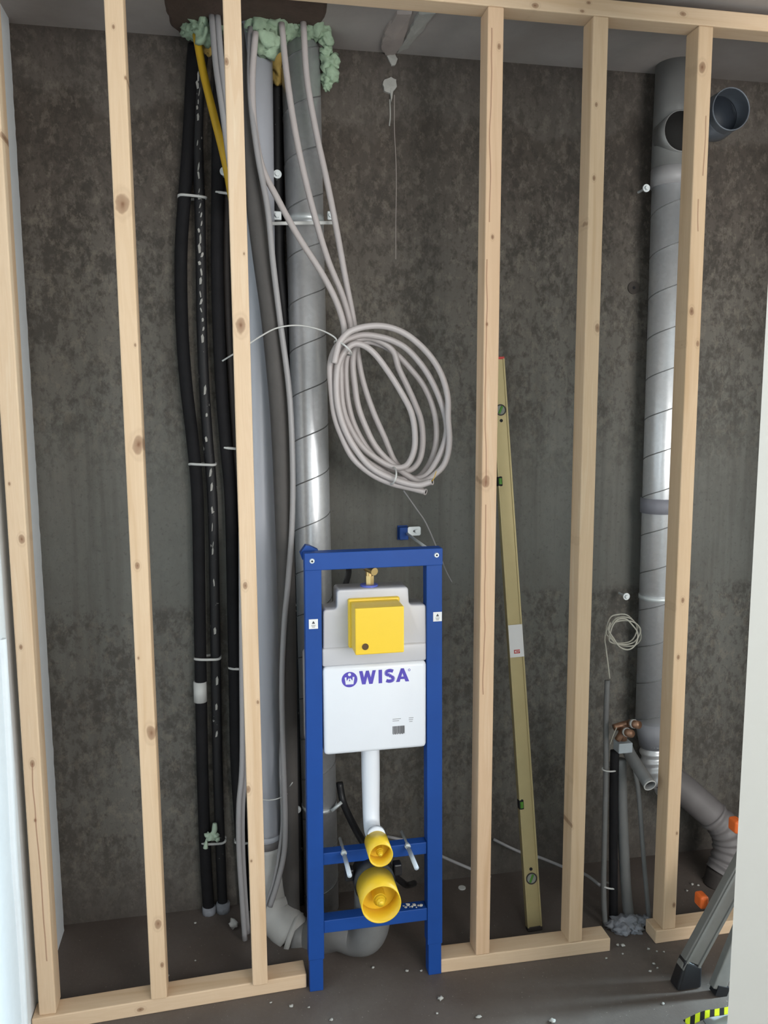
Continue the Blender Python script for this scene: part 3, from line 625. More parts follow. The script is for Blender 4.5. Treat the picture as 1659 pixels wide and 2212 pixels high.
for x, y in ((677, 1348), (945, 1332)):
    cx, cz = xz(x, y); w, h = .0125, .0135
    s = flat('sticker', [(cx-w, cz-h), (cx+w, cz-h), (cx+w, cz+h), (cx-w, cz+h)], 0, M['sticker'], tf)
    flat('triangle', [(cx-.0045, cz+.001), (cx+.0045, cz+.001), (cx, cz+.009)], -.0008, M['inkblack'], s, .0004)
    for j in range(3):
        flat('print_line', [(cx-.006+.001*j, cz-.004-.003*j), (cx+.006-.001*j, cz-.004-.003*j), (cx+.006-.001*j, cz-.0025-.003*j), (cx-.006+.001*j, cz-.0025-.003*j)], -.0008, M['inkgrey'], s, .0004)
# corner clip at the top left
a_ = at(664, 1192, Y=.045)
bm = bmesh.new()
poly(bm, [(a_.x-.014, a_.z-.022), (a_.x-.020, a_.z-.004), (a_.x-.004, a_.z+.018), (a_.x+.006, a_.z+.016), (a_.x+.030, a_.z+.004), (a_.x+.030, a_.z-.002), (a_.x+.002, a_.z+.003), (a_.x-.004, a_.z-.022)][::-1], a_.y, a_.y+.03)
obj('corner_clip', bm, M['blue'], tf)
# cistern, upper shell
bm = poly(bmesh.new(), [xz(*p, Y=.008) for p in ((698, 1428), (698, 1318), (728, 1316), (728, 1275), (882, 1268), (884, 1307), (921, 1306), (923, 1416))][::-1], .008, .085)
bevel(bm, .009, 4, [e for e in bm.edges if abs(e.verts[0].co.y-e.verts[1].co.y) > .01])
bevel(bm, .005, 3, [e for e in bm.edges if max(e.verts[0].co.y, e.verts[1].co.y) < .009])
cis = obj('cistern', bm, M['white_shaded'], tf, True, label='white plastic cistern with upper shell coloured grey for shade')
x0, z0 = xz(699, 1632, .0); x1, z1 = xz(919, 1425, .0); z0 = (xz(702, 1633)[1]+xz(916, 1613)[1])/2; zt_ = (xz(697, 1441)[1]+xz(921, 1428)[1])/2
xa, xb = xz(698, 1500)[0], xz(921, 1500)[0]
bm = box(bmesh.new(), xa, xb, -.004, .05, z0, zt_); bevel(bm, .012, 4); obj('lower_shell', bm, M['white'], cis, True, label='bright white lower front with logo')
bm = box(bmesh.new(), xa-.045, xb+.045, .046, .135, z0+.005, zt_+.02); bevel(bm, .012, 4); obj('rear_shell', bm, M['white_shaded'], cis, True)
bm = box(bmesh.new(), xa-.001, xb+.001, .002, .06, zt_-.001, xz(697, 1402)[1]); bevel(bm, .007, 3); obj('collar_band', bm, M['white_shaded'], cis, True)
# yellow service box
xf0, zf0 = xz(768, 1416, -.088); xf1, zf1 = xz(873, 1311, -.088)
bx = box(bmesh.new(), xf0, xf1, -.088, .004, zf0, zf1+.002); bevel(bx, .003, 2)
ys = obj('service_box', bx, M['yellow'], tf, label='square yellow service box on the cistern front')
xg0, zg0 = xz(751, 1408, .004); xg1, zg1 = xz(880, 1296, .004)
bm = box(bmesh.new(), xf0-.006, xf1+.006, -.006, .014, zf0-.005, zf1+.008); bevel(bm, .005, 3); obj('flange', bm, M['yellow'], ys)
hx, hz = xz(789, 1397, -.088)
bm = bmesh.new(); cyl(bm, (hx, -.080, hz), (hx, -.0892, hz), .0105, 24, hollow=.0012); obj('hole_rim', bm, M['yellow'], ys)
bm = bmesh.new(); cyl(bm, (hx, -.080, hz), (hx, -.0885, hz), .0098, 24); obj('hole', bm, plain('hole_brown', (.10, .055, .02), .8), ys, label='dark round finger hole')
# valve on top
vx = at(797, 1255, Y=.045)
vz = lambda py: at(797, py, Y=.045).z
bm = bmesh.new(); cyl(bm, (vx.x, .045, vz(1290)), (vx.x, .045, vz(1266)), .018, 24); obj('inlet_neck', bm, M['white'], tf, True)
bm = bmesh.new(); cyl(bm, (vx.x, .045, vz(1269)), (vx.x, .045, vz(1262)), .025, 24); obj('inlet_nut', bm, M['bluelight'], tf)
vb = obj('stop_valve', (lambda bm: (cyl(bm, (vx.x+.002, .045, vz(1264)), (vx.x+.002, .045, vz(1243)), .0125, 6), cyl(bm, (vx.x, .045, vz(1244)), (vx.x, .045, vz(1222)), .0095, 16), bm)[2])(bmesh.new()), M['brass'], tf, label='brass angle stop valve')
bm = bmesh.new(); cyl(bm, (vx.x-.006, .05, vz(1226)), (vx.x+.010, .01, vz(1230)), .011, 16); obj('valve_outlet', bm, M['brass'], vb)
bm = bmesh.new(); cyl(bm, (vx.x-.010, .045, vz(1226)), (vx.x-.013, .040, vz(1214)), .007, 12); obj('valve_knob', bm, M['bluelight'], vb)
# logo
lt = bmesh.new()
GK = [0]
def glyph(bm, pts, ox, oz, s, sh=0.0):
    GK[0] += 1; e = .00005*(GK[0] % 5)
    poly(bm, [(ox+x*s, oz+y*s) for x, y in pts], -.0047-e, -.0038)
SL = 0.0
lx0, lz0 = xz(776, 1479, -.0046); lx1 = xz(884, 1479, -.0046)[0]; lz1 = xz(776, 1450, -.0046)[1]
hgt = lz1-lz0
S = hgt
wd_ = (lx1-lx0)/hgt   # total width in letter heights
lets = []
def letter(polys, ox):
    for p in polys: glyph(lt, p, lx0+ox*S, lz0, S)
W_ = [[(0, 1), (.26, 1), (.40, .38), (.33, .0), (.20, 0)], [(.20, 0), (.46, 0), (.62, .95), (.52, 1)], [(.52, 1), (.50, .8), (.72, .0), (.80, 0), (.78, .38), (.64, 1)], [(.72, 0), (.98, 0), (1.20, 1), (.95, 1), (.78, .2)]]
W_ = [[(0, 1), (.25, 1), (.46, 0), (.21, 0)], [(.21, 0), (.46, 0), (.71, 1), (.50, 1)], [(.50, 1), (.71, 1), (.98, 0), (.73, 0)], [(.73, 0), (.98, 0), (1.22, 1), (.98, 1)]]
letter(W_, 0)
letter([[(0, 0), (.26, 0), (.26, 1), (0, 1)]], 1.42)
letter([[(0, 0), (.27, 0), (.58, 1), (.36, 1)], [(.36, 1), (.58, 1), (.98, 0), (.70, 0)], [(.2, .2), (.78, .2), (.70, .38), (.26, .38)]], wd_-.98)
# S as a stroked arc
oS = 1.42+.26+.14; wS = wd_-.98-.05-oS
arc = []
for i in range(15):
    th = math.radians(35+i*(235/14)); arc.append((.5+.36*math.cos(th), .73+.165*math.sin(th)))
for i in range(1, 15):
    th = math.radians(90-i*(235/14)); arc.append((.5+.36*math.cos(th), .27+.165*math.sin(th)+.0))
for i in range(len(arc)-1):
    (xa_, ya_), (xb_, yb_) = arc[i], arc[i+1]
    dx, dy = xb_-xa_, yb_-ya_; l_ = math.hypot(dx, dy) or 1; nx, ny = -dy/l_*.125, dx/l_*.125
    q = [(xa_-nx, ya_-ny), (xb_-nx, yb_-ny), (xb_+nx, yb_+ny), (xa_+nx, ya_+ny)]
    glyph(lt, [(x*wS, y) for x, y in q], lx0+oS*S, lz0, S)
lo = obj('lettering', lt, M['ink'], cis, label='violet WISA lettering')
bm = bmesh.new(); ex_, ez_ = xz(755, 1468, -.004); er = S*.57; cyl(bm, (ex_, -.0035, ez_), (ex_, -.0046, ez_), er, 36); em = obj('emblem', bm, M['ink'], cis, label='round violet emblem with white crown')
bm = bmesh.new()
for q in ([(-.62, .30), (-.40, .34), (-.36, -.50), (-.50, -.55)], [(-.45, -.55), (-.36, -.15), (-.08, .22), (-.02, .05), (-.22, -.55)], [(.45, -.55), (.36, -.15), (.08, .22), (.02, .05), (.22, -.55)], [(.62, .30), (.40, .34), (.36, -.50), (.50, -.55)], [(-.5, -.62), (.5, -.62), (.42, -.2), (-.42, -.2)]):
    GK[0] += 1; poly(bm, [(ex_+x*er, ez_+y*er) for x, y in q], -.0050-.00006*(GK[0] % 5), -.0044)
cyl(bm, (ex_, -.0046, ez_+er*.66), (ex_, -.0053, ez_+er*.66), er*.2, 12)
obj('crown', bm, M['white'], em)
bm = bmesh.new(); rx_, rz_ = xz(884, 1447, -.004); cyl(bm, (rx_, -.0036, rz_), (rx_, -.0046, rz_), .0034, 14, hollow=.0012); obj('registered_mark', bm, M['ink'], cis)
# print lower right
px0, pz0 = xz(848, 1587, -.004); px1, pz1 = xz(874, 1567, -.004)
bm = bmesh.new(); x = px0; k = 0
while x < px1:
    w = random.choice((.0009, .0013, .002)); box(bm, x, min(x+w, px1), -.0046, -.004, pz0+(.002 if k % 3 == 0 else 0), pz1); x += w+random.choice((.0007, .0011)); k += 1
obj('barcode', bm, M['inkblack'], cis, label='small black barcode')
for (xx, yy, w_, m_) in ((848, 1553, 18, 'inkgrey'), (848, 1557, 14, 'inkgrey'), (883, 1550, 10, 'inkgrey'), (883, 1554, 9, 'inkgrey'), (884, 1558, 7, 'inkgrey')):
    a_ = xz(xx, yy, -.004); b_ = xz(xx+w_, yy+2, -.004)
    flat('print_line', [(a_[0], a_[1]-.0018), (b_[0], a_[1]-.0018), (b_[0], a_[1]), (a_[0], a_[1])], -.004, M[m_], cis, .0006)
# flush pipe
s0 = Vector((at(800, 1640, Y=.05).x, .05, z0+.004))
sp = at(813, 1806, Y=-.05); sf = at(823, 1848, Y=-.125)
fp = obj('flush_pipe', T_([s0, at(801, 1700, Y=.048), at(802, 1765, Y=.035), at(805, 1795, Y=-.002), sp+Vector((-.001, .0, .0))], lambda t: .0268-.003*min(1, max(0, (t-.3)*2)), seg=28, res=8), M['white'], tf, True, label='white plastic flush pipe')
obj('pipe_ring', T_([sp+Vector((0, .012, .001)), sp+Vector((0, -.004, 0))], .0262, seg=28, smooth=False), M['white'], fp, True)
def plug(name, front, Lg, r, label, core):
    b = Vector((front.x, front.y+Lg, front.z))
    o = obj(name, T_([b, front], r, seg=40, hollow=.003, smooth=False), M['yellow'], tf, True, label=label)
    bm = bmesh.new(); cyl(bm, b+Vector((0, -Lg*.35, 0)), b+Vector((0, -Lg*.3, 0)), r-.002, 36); obj('web', bm, M['yellow'], o)
    obj('core', tube(bmesh.new(), [b+Vector((0, -Lg*.2, 0)), b+Vector((0, -Lg*.74, 0)), b+Vector((0, -Lg*.78, 0)), b+Vector((0, -Lg*.92, 0)), b+Vector((0, -Lg*.97, 0))], lambda t: core if t < .78 else core*.66 if t < .96 else core*.4, seg=20, res=3), M['yellow'], o, True)
    return o
rs_ = (at(849, 1848, Y=-.125)-at(797, 1848, Y=-.125)).length/2
plug('small_plug', Vector((sf.x, -.125, sf.z)), .075, rs_, 'smaller yellow plug on the flush pipe', .0105)
bf = at(824, 1954, Y=-.125); rb_ = (at(868, 1954, Y=-.125)-at(783, 1954, Y=-.125)).length/2
plug('large_plug', Vector((bf.x, -.125, bf.z)), .095, rb_, 'larger yellow plug on the waste outlet', .0185)
bm = bmesh.new(); cyl(bm, (bf.x, .04, bf.z), (bf.x, -.028, bf.z), rb_*1.08, 36); co = obj('outlet_clamp', bm, M['blackpl'], tf, True, label='black plastic outlet clamp')
for sx in (-1, 1):
    bm = box(bmesh.new(), bf.x+sx*rb_*1.28-.012, bf.x+sx*rb_*1.28+.012, -.01, .02, bf.z+.005, bf.z+.04); bevel(bm, .004); obj('clamp_ear', bm, M['blackpl'], co)
bm = bmesh.new()
for i in range(9):
    blob(bm, at(872+i*4.6, 1957+3*math.sin(i*2.3), Y=.006+.003*(i % 2)), .0022+.0012*(i % 3), i+90, .6, 1.2, 1, (1.3, 1, .9))
obj('dried_splatter', bm, M['limewhite'], tf, label='dried white splatter on the lower blue bar')['kind'] = 'stuff'
# fixing rods
for (ax, ay, bx_, by) in ((729, 1809, 761, 1893), (864, 1794, 902, 1878)):
    m0 = at((ax+bx_)/2-2, (ay+by)/2-7, Y=0.0)
    r0 = obj('threaded_rod', T_([m0+Vector((0, .085, 0)), m0+Vector((0, -.10, 0))], .0048, seg=10, smooth=False), M['zinc'], tf, True, label='zinc threaded fixing rod')
    obj('rod_sleeve', T_([m0+Vector((0, -.014, 0)), m0+Vector((0, -.112, 0))], .0066, seg=14, smooth=False), plain('milky_sleeve', (.55, .62, .70), .3), r0, True, label='milky plastic sleeve')
    bm = bmesh.new(); cyl(bm, m0+Vector((0, .0075, 0)), m0+Vector((0, -.001, 0)), .009, 6); obj('nut', bm, M['zinc'], r0)
# wall bracket behind
wbk = thing('wall_bracket', 'blue wall bracket with zinc rod behind the top right of the toilet frame', 'bracket', at(869, 1150, Y=YB))
c = at(869, 1150, Y=YB)
bm = box(bmesh.new(), c.x-.015, c.x+.015, YB-.03, YB-.004, c.z-.021, c.z+.021); bevel(bm, .002); obj('block', bm, M['blue'], wbk)
bm = box(bmesh.new(), c.x-.017, c.x+.017, YB-.006, YB, c.z-.024, c.z+.024); obj('base', bm, M['blue'], wbk)
rod0 = Vector((c.x+.01, YB-.03, c.z)); rod1 = at(930, 1190, Y=.05)
obj('rod', T_([rod0, rod1], .0048, seg=10, smooth=False), M['zinc'], wbk, True)
c = at(895, 1147, Y=YB-.03); bm = box(bmesh.new(), c.x-.023, c.x+.021, YB-.034, YB-.031, c.z-.015, c.z+.015)
bevel(bm, .006, 3, [e for e in bm.edges if abs((e.verts[0].co-e.verts[1].co).y) > .001]); pl2 = obj('fixing_plate', bm, M['zinc'], wbk)
bm = bmesh.new(); cyl(bm, c+Vector((.008, -.004, 0)), c+Vector((.008, -.012, 0)), .008, 6); obj('bolt_head', bm, M['zinc'], pl2)
flat('arrow_mark', [(c.x-.006, c.z), (c.x, c.z+.005), (c.x, c.z-.005)], YB-.034, M['inkblack'], pl2)
# black hoses
pipe('black_hose', PX([(733, 1690, .40), (742, 1735, .38), (765, 1785, .30), (792, 1832, .14), (808, 1860, .055)]), .012, M['blackpl'], 'black hose running down behind the toilet frame to the outlet', 'hose', seg=12)
pipe('black_hose', PX([(752, 1212, .20), (753, 1238, .17), (747, 1262, .13), (745, 1290, .11)]), .009, M['blackpl'], 'short black hose behind the cistern top, left of the brass valve', 'hose', seg=12)
pipe('black_hose', PX([(845, 1885, .12), (868, 1905, .16), (880, 1912, .20), (895, 1908, .24)]), .010, M['blackpl'], 'low black hose right of the black outlet clamp', 'hose', seg=12)

# ------------------------------------------------------------ cable along the floor
pipe('floor_cable', PX([(836, 1807, .44), (900, 1822, .42), (950, 1848, .38), (1010, 1874, .33), (1060, 1895, .30)]), .0055, M['conduit2'], 'grey cable running low behind the toilet frame and first right stud', 'cable', seg=8)
pipe('floor_cable', PX([(1066, 1813, .45), (1100, 1830, .44), (1128, 1842, .42), (1165, 1852, .39), (1215, 1872, .33), (1262, 1888, .26), (1296, 1912, .17)]), .0055, M['conduit2'], 'pale grey cable slanting behind the spirit level to the copper valve pipes', 'cable', seg=8)

# ------------------------------------------------------------ spirit level
lb = at(1156, 2012, Z=0); lt_ = at(1072, 772, Y=.435)
lb = Vector((lb.x, .142, 0)); 
sl = thing('spirit_level', 'long pale gold spirit level leaning on the concrete wall behind the studs', 'spirit level', lb)
d_ = (lt_-lb).normalized(); nrm = Vector((0, -1, 0)); nrm = (nrm-d_*nrm.dot(d_)).normalized(); side = d_.cross(nrm).normalized()
if side.x < 0: side = -side
def lp(s, a, b): return lb+d_*s+side*a+nrm*b
LL = (lt_-lb).length; wv_, tv_ = .024, .011
def lbox(s0, s1, a0, a1, b0, b1): return hexa(bmesh.new(), [lp(s0, a0, b0), lp(s0, a1, b0), lp(s0, a1, b1), lp(s0, a0, b1)], [lp(s1, a0, b0), lp(s1, a1, b0), lp(s1, a1, b1), lp(s1, a0, b1)])
bm = lbox(.012, LL-.006, -wv_, wv_, -tv_, tv_*.72); bevel(bm, .0015); obj('body', bm, M['level'], sl)
for a0, a1 in ((-wv_-.001, -wv_+.005), (wv_-.005, wv_+.001)):
    bm = lbox(.012, LL-.006, a0, a1, -tv_, tv_); bevel(bm, .001); obj('flange', bm, M['level'], sl)
bm = lbox(0, .014, -wv_-.001, wv_+.001, -tv_, tv_); bevel(bm, .002); obj('end_cap', bm, M['brownfoam'], sl, label='dark brown end cap')
bm = lbox(LL-.008, LL, -wv_-.001, wv_+.001, -tv_, tv_); bevel(bm, .002); obj('end_cap', bm, M['red'], sl, label='red end cap')
def spos(px, py):   # distance along the level for a pixel row
    best = min((abs((lambda v: H/2-F*((v-CAM).dot(UP))/((v-CAM).dot(FW)))(lb+d_*s)-py), s) for s in [i*LL/800 for i in range(801)]); return best[1]
for x, y, mm in ((1083, 887, 'clearvial'), (1151, 1895, 'clearvial')):
    s = spos(x, y); a = 0
    bm = bmesh.new(); cyl(bm, lp(s, a, .0), lp(s, a, tv_*.85), .019, 28, hollow=.004); v_ = obj('vial_housing', bm, M['brownfoam'], sl, label='round vial window')
    bm = bmesh.new(); cyl(bm, lp(s, a, .0), lp(s, a, tv_*.78), .0155, 24); obj('vial', bm, M[mm], v_)
    bm = tube(bmesh.new(), [lp(s-.012, a-.006, tv_*.7), lp(s+.012, a+.006, tv_*.7)], .004, seg=10); obj('vial_tube', bm, M['greenvial'], v_)
    s2 = spos(x, y+(22 if y < 1000 else -20)); bm = bmesh.new(); cyl(bm, lp(s2, 0, 0), lp(s2, 0, tv_*.8), .0055, 14); obj('hanging_hole', bm, M['hole'], sl)
for y in (1040, 1735):
    s = spos(1123, y); bm = lbox(s-.016, s+.016, -wv_-.002, -wv_+.014, -tv_*.9, tv_*.9+.002); bevel(bm, .003); v_ = obj('edge_vial_window', bm, M['hole'], sl)
    bm = tube(bmesh.new(), [lp(s-.010, -wv_+.006, tv_*.9), lp(s+.010, -wv_+.006, tv_*.9)], .006, seg=12); obj('vial', bm, M['greenvial'], v_, label='green bubble vial')
s0_, s1_ = spos(1112, 1419), spos(1112, 1349)
bm = lbox(s0_, s1_, -wv_, wv_, tv_-.001, tv_+.0012); stk = obj('sticker', bm, M['sticker'], sl, label='white sticker with red logo')
s = s0_+.018
for a0, a1, u0, u1 in ((-.010, .010, -.006, -.003), (-.010, .010, .003, .006), (-.010, -.007, -.006, .006), (.007, .010, -.006, .001), (-.003, .006, -.0015, .0015)):
    bm = lbox(s+u0, s+u1, a0, a1, tv_+.001, tv_+.0018); obj('logo_stroke', bm, M['red'], stk)

# ------------------------------------------------------------ right: valve group
YV = .13
pipe('grey_conduit', PX([(1312, 1470, .17), (1309, 1560, .165), (1309, 1660, .155), (1306, 1800, .145), (1304, 1920, .135), (1307, 2000, .115)]), .0088, M['greypvc'], 'upright grey conduit with the wire coil at its top, left of the black lagged pipe', 'conduit', seg=12)
pipe('lagged_riser', PX([(1328, 1622, .15), (1326, 1700, .145), (1325, 1820, .14), (1325, 1990, .13)]), .0145, M['black'], 'black lagged riser pipe under the copper valve', seg=14)
pipe('grey_riser', PX([(1341, 1640, .155), (1344, 1750, .15), (1351, 1900, .14), (1359, 1990, .13)]), .0175, M['greypvc'], 'upright grey plastic waste pipe right of the black riser', seg=18)
bb = thing('open_pipe', 'grey waste pipe elbow with open end pointing to the room', 'pipe', at(1404, 1697, Y=-.0))
pts = PX([(1352, 1610, .145), (1360, 1628, .14), (1375, 1652, .10), (1404, 1697, .02)])
obj('pipe', T_(pts, .0195, seg=24, hollow=.0025), M['greypvc'], bb, True)
bm = bmesh.new(); dd_ = (pts[-1]-pts[-2]).normalized(); cyl(bm, pts[-1]-dd_*.02, pts[-1]-dd_*.018, .0172, 20); obj('bore', bm, M['hole'], bb)
obj('rim', T_([pts[-1]-dd_*.003, pts[-1]+dd_*.001], .0203, seg=24, hollow=.003, smooth=False), M['socketwhite'], bb, True, label='paler cut rim')
pipe('grey_conduit', PX([(1372, 1665, .13), (1380, 1720, .125), (1390, 1850, .115), (1397, 1930, .11), (1403, 1992, .108)]), .0075, M['greypvc'], 'thin slanting grey conduit right of the grey waste pipe', 'conduit', seg=10)
c = at(1346, 1612, Y=.125)
bm = box(bmesh.new(), c.x-.022, c.x+.026, .11, .15, c.z-.018, c.z+.015); bevel(bm, .003); tag(obj('pipe_block', bm, M['sticker'].copy() if False else plain('pale_blue_grey_block', (.36, .40, .43), .5)), 'pale grey mounting block under the copper valve', 'block')
cv = thing('copper_valve', 'aged copper and brass valve cluster above the pale grey block', 'valve', at(1350, 1595, Y=.12))
def seg_(name, pl, r, mat, label=None): return obj(name, T_(PX(pl), r, seg=16, smooth=len(pl) > 2), mat, cv, True, label=label)
seg_('valve_body', [(1345, 1598, .12), (1345, 1572, .12)], .014, M['copper'])
seg_('body_branch', [(1326, 1572, .12), (1345, 1566, .12), (1362, 1562, .11)], .011, M['copper'])
seg_('body_branch', [(1334, 1598, .11), (1345, 1582, .10), (1356, 1580, .08)], .010, M['copper'])
seg_('valve_outlet', [(1360, 1562, .10), (1380, 1566, .06)], .0125, M['copper'])
seg_('outlet_ring', [(1366, 1563, .089), (1371, 1564, .079)], .0142, M['socketwhite'], 'white plastic ring')
seg_('valve_outlet', [(1348, 1580, .09), (1364, 1585, .05)], .0125, M['copper'])
seg_('outlet_ring', [(1352, 1581, .080), (1355, 1582, .072)], .014, M['socketwhite'], 'white plastic ring')
seg_('valve_nut', [(1336, 1596, .11), (1340, 1586, .11)], .009, M['brass'], 'brass nut')
pipe('loose_wire', PX([(1332, 1572, .10), (1324, 1590, .105), (1318, 1608, .12)]), .0015, M['leadwire'], 'short cream wire hanging off the copper valve', 'wire', seg=5)
# wire coil
P = []; rnd = random.Random(3)
cx, cy = 1345, 1362
P += [(1317, 1466, .168), (1314, 1440, .165), (1309, 1400, .165), (1307, 1375, .165)]
for i in range(1, 46):
    th = math.pi+i*2*math.pi/11.0; k = i//11
    rx, ry = [36, 31, 37, 28, 33][k % 5], [35, 29, 27, 33, 31][k % 5]
    ox, oy = [(3, 0), (0, 0), (1, 4), (4, 7), (2, -4)][k % 5]
    P.append((cx+ox+rx*math.cos(th)+rnd.uniform(-1.6, 1.6), cy+oy+ry*math.sin(th+.25*math.cos(k*2.1))+rnd.uniform(-1.6, 1.6), .165-.0012*i))
pipe('wire_coil', PX(P), .0023, M['leadwire'], 'small cream wire coil on top of the upright grey conduit', 'wire', seg=6, res=4, hint=(1, 0, .1))
tie(at(1318, 1661, .152), .026, .018, 0, 'white cable tie joining the upright grey conduit and black riser', .0028)
tie(at(1315, 1913, .14), .026, .018, math.radians(12), 'white cable tie low on the black riser holding the slanting cable', .003)
bm = bmesh.new()
for x, y, r, Y_, s in ((1350, 2006, .034, .10, 1), (1328, 2000, .024, .10, 2), (1376, 2004, .026, .10, 3), (1396, 2002, .018, .10, 4), (1345, 2015, .024, .075, 5), (1370, 2018, .022, .075, 6)):
    c = at(x, y, Y_); c.z = .008; blob(bm, c, r, s+60, .6, 1.4, 3, (1.25, 1, .75))
tag(obj('mortar_heap', bm, M['mortar'], smooth=True), 'crumbly grey mortar heap at the foot of the valve pipes', 'mortar')

# ------------------------------------------------------------ ladder
ld = thing('ladder', 'dusty grey aluminium stepladder leaning behind the white wall end, bottom right', 'ladder', (1.6, -.19, 0))
A0 = at(1482, 2092, Y=-.185); A1 = at(1640, 1800, Y=-.19)
A2 = A0+(A1-A0)*1.9
bm = beam(bmesh.new(), A0, A2, .057, .028, up=(0, 1, 0)); bevel(bm, .003); rl = obj('rail', bm, M['alu'], ld)
dA = (A2-A0).normalized(); nA = dA.cross(Vector((0, 1, 0))).normalized()
bm = beam(bmesh.new(), A0+Vector((0, -.016, 0))+nA*.021, A2+Vector((0, -.016, 0))+nA*.021, .008, .006, up=(0, 1, 0)); obj('rail_lip', bm, M['alu'], rl)
bm = beam(bmesh.new(), A0+Vector((0, -.016, 0))-nA*.021, A2+Vector((0, -.016, 0))-nA*.021, .008, .006, up=(0, 1, 0)); obj('rail_lip', bm, M['alu'], rl)
fb_ = Vector((A0.x-.006, A0.y, .0))
bm = hexa(bmesh.new(), [fb_+Vector((-.034, -.024, .001)), fb_+Vector((.045, -.024, .001)), fb_+Vector((.045, .024, .001)), fb_+Vector((-.034, .024, .001))],
          [A0+dA*.03+nA*a+Vector((0, b, 0)) for a, b in ((-.031, -.019), (.031, -.019), (.031, .019), (-.031, .019))][::1])
if nA.x < 0:
    bm.free(); bm = hexa(bmesh.new(), [fb_+Vector((-.034, -.024, .001)), fb_+Vector((.045, -.024, .001)), fb_+Vector((.045, .024, .001)), fb_+Vector((-.034, .024, .001))],
          [A0+dA*.03-nA*a+Vector((0, b, 0)) for a, b in ((-.031, -.019), (.031, -.019), (.031, .019), (-.031, .019))])
bevel(bm, .008, 3); obj('rubber_foot', bm, M['blackpl'], ld, label='black rubber foot')
B0 = at(1556, 2092, Y=-.235); B1 = at(1624, 1930, Y=-.235); B2 = B0+(B1-B0)*3.4
bm = beam(bmesh.new(), Vector((B0.x-.008, B0.y, 0.02)), B2, .042, .024, up=(0, 1, 0)); bevel(bm, .003); obj('rear_leg', bm, M['alu'], ld)
bm = beam(bmesh.new(), Vector((B0.x-.004, B0.y, 0.001)), Vector((B0.x+.006, B0.y, .03)), .038, .03, up=(0, 1, 0)); obj('rubber_foot', bm, M['blackpl'], ld)
for (x, y) in ((1514, 1944), (1588, 1782)):
    c = at(x, y, Y=-.14); bm = box(bmesh.new(), c.x-.012, c.x+.016, -.16, -.12, c.z-.020, c.z+.020); bevel(bm, .008, 3); obj('orange_clip', bm, M['orange'], ld, label='orange plastic clip on the rail edge')

# ------------------------------------------------------------ plastic sheet with striped tape
g0 = at(1500, 2200, Z=.0)
sh = thing('plastic_package', 'white plastic package with yellow and black tape at the bottom right edge', 'package', (g0.x+.08, g0.y-.09, 0))
bm = bmesh.new(); nx_, ny_ = 14, 10; V = []
for j in range(ny_):
    row = []
    for i in range(nx_):
        x = g0.x+.02+i*.022+.012*noise.noise(Vector((i*.7, j*.7, 1))); y = g0.y+.012-j*.022+i*.0012+.01*noise.noise(Vector((i*.7, j*.7, 5)))
        e = min(i, nx_-1-i, j, ny_-1-j); z = .001+min(e, 3)*.009+.010*abs(noise.noise(Vector((i*.9, j*.9, 9))))*(1 if e else 0)
        row.append(bm.verts.new((x, y, z)))
    V.append(row)
for j in range(ny_-1):
    for i in range(nx_-1): bm.faces.new((V[j][i], V[j][i+1], V[j+1][i+1], V[j+1][i]))
rim = [e for e in bm.edges if e.is_boundary]
bmesh.ops.contextual_create(bm, geom=rim)
obj('sheet', bm, M['bag'], sh, True)
bm = bmesh.new()
a_ = at(1488, 2212, Z=.012); b_ = at(1582, 2183, Z=.045)
pth = spline([a_+Vector((-.01, 0, 0)), a_.lerp(b_, .35)+Vector((0, 0, .010)), a_.lerp(b_, .7)+Vector((0, 0, .004)), b_+Vector((.05, .0, 0))], 5)
prev = None
for p_ in pth:
    c_ = (bm.verts.new(p_+Vector((0, .012, .004))), bm.verts.new(p_+Vector((0, -.016, .009))), bm.verts.new(p_+Vector((0, -.016, .007))), bm.verts.new(p_+Vector((0, .012, .002))))
    if prev:
        for i in range(4): bm.faces.new((prev[i], c_[i], c_[(i+1) % 4], prev[(i+1) % 4]))
    prev = c_
obj('striped_tape', bm, M['hazard'], sh, label='yellow and black striped tape')

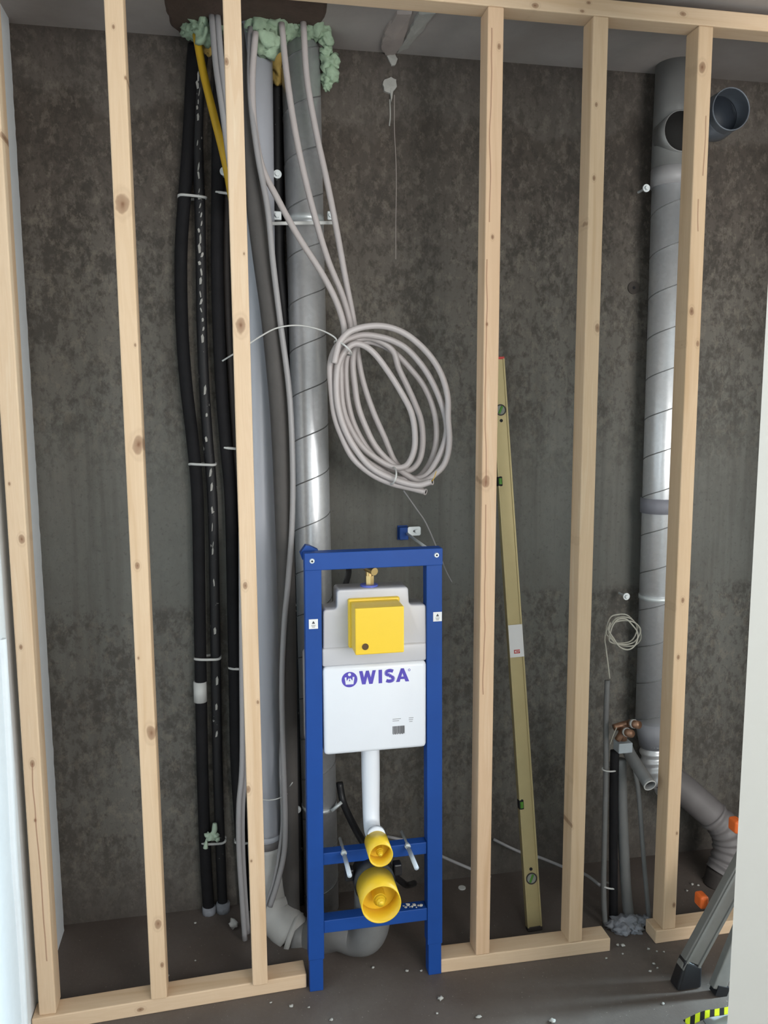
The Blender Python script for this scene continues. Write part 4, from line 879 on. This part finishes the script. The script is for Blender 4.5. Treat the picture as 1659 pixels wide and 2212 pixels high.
# ------------------------------------------------------------ debris on the floor
def lump(px, py, r, label, mat='limewhite', cat='debris', group=None, sq=(1.2, 1, .6)):
    c = at(px, py, Z=r*.5); bm = bmesh.new(); blob(bm, c, r, px+py, .6, 1.2, 2, sq)
    mz = min(v.co.z for v in bm.verts); bmesh.ops.translate(bm, verts=bm.verts, vec=(0, 0, -mz))
    tag(obj('foam_lump' if cat == 'foam' else 'crumb', bm, M[mat], smooth=True), label, cat, group)
lump(505, 2003, .015, 'white foam lump on the floor left of the third stud', 'socketwhite', 'foam', None, (1, .8, 1))
c = at(998, 1918, Z=.002); bm = bmesh.new(); cyl(bm, c-Vector((0, 0, .001)), c+Vector((0, 0, .002)), .013, 20); tag(obj('plaster_disc', bm, M['nylon']), 'pale round disc lying on the dark floor right of the toilet frame', 'disc')
for x, y, r, lab in ((629, 2173, .005, 'plaster crumb in front of the sole plate end left of the blue frame'), (667, 2176, .003, 'tiny crumb just below the left foot of the blue frame'), (585, 2166, .003, 'tiny crumb close under the left sole plate'),
        (716, 2203, .0045, 'crumb at the bottom picture edge below the blue frame'), (952, 2157, .007, 'larger pale crumb below the right foot of the blue frame'), (944, 2189, .003, 'tiny crumb under the larger pale crumb, near the bottom edge'),
        (879, 2097, .0045, 'left one of two crumbs beside the right frame foot'), (910, 2097, .0035, 'right one of two crumbs beside the right frame foot'), (806, 2090, .004, 'crumb touching the grey toilet bend'),
        (1035, 2197, .006, 'flat pale crumb in front of the middle sole plate, left one'), (1192, 2205, .007, 'flat pale crumb at the bottom edge below the spirit level'),
        (422, 1994, .004, 'crumb on the dark floor by the black pipe feet'), (422, 2075, .0025, 'tiny crumb behind the left sole plate'), (362, 2108, .004, 'white crumb at the foot of the second stud'),
        (1345, 2042, .006, 'larger crumb in front of the grey mortar heap'), (1334, 2041, .0045, 'smaller crumb at the left side of the larger one by the mortar heap'), (1345, 2060, .003, 'tiny crumb below the mortar heap crumbs'), (1310, 2070, .003, 'tiny crumb near the right end of the middle sole plate'),
        (1401, 2050, .004, 'leftmost of three crumbs under the right sole plate end'), (1419, 2055, .003, 'middle of three crumbs under the right sole plate end'), (1434, 2056, .003, 'rightmost of three crumbs under the right sole plate end'),
        (1412, 2082, .004, 'topmost of the crumb cluster left of the ladder foot'), (1420, 2091, .003, 'rightmost of the crumb cluster left of the ladder foot'), (1404, 2098, .004, 'lowest of the crumb cluster left of the ladder foot'), (1432, 2168, .004, 'lone crumb in front of the black ladder foot'),
        (1495, 1910, .005, 'left crumb on the floor behind the ladder'), (1508, 1912, .004, 'right crumb on the floor behind the ladder'), (1484, 1924, .004, 'lowest crumb on the floor behind the ladder')):
    lump(x, y, r, lab, 'limewhite', 'crumb', 'plaster crumbs on the floor')
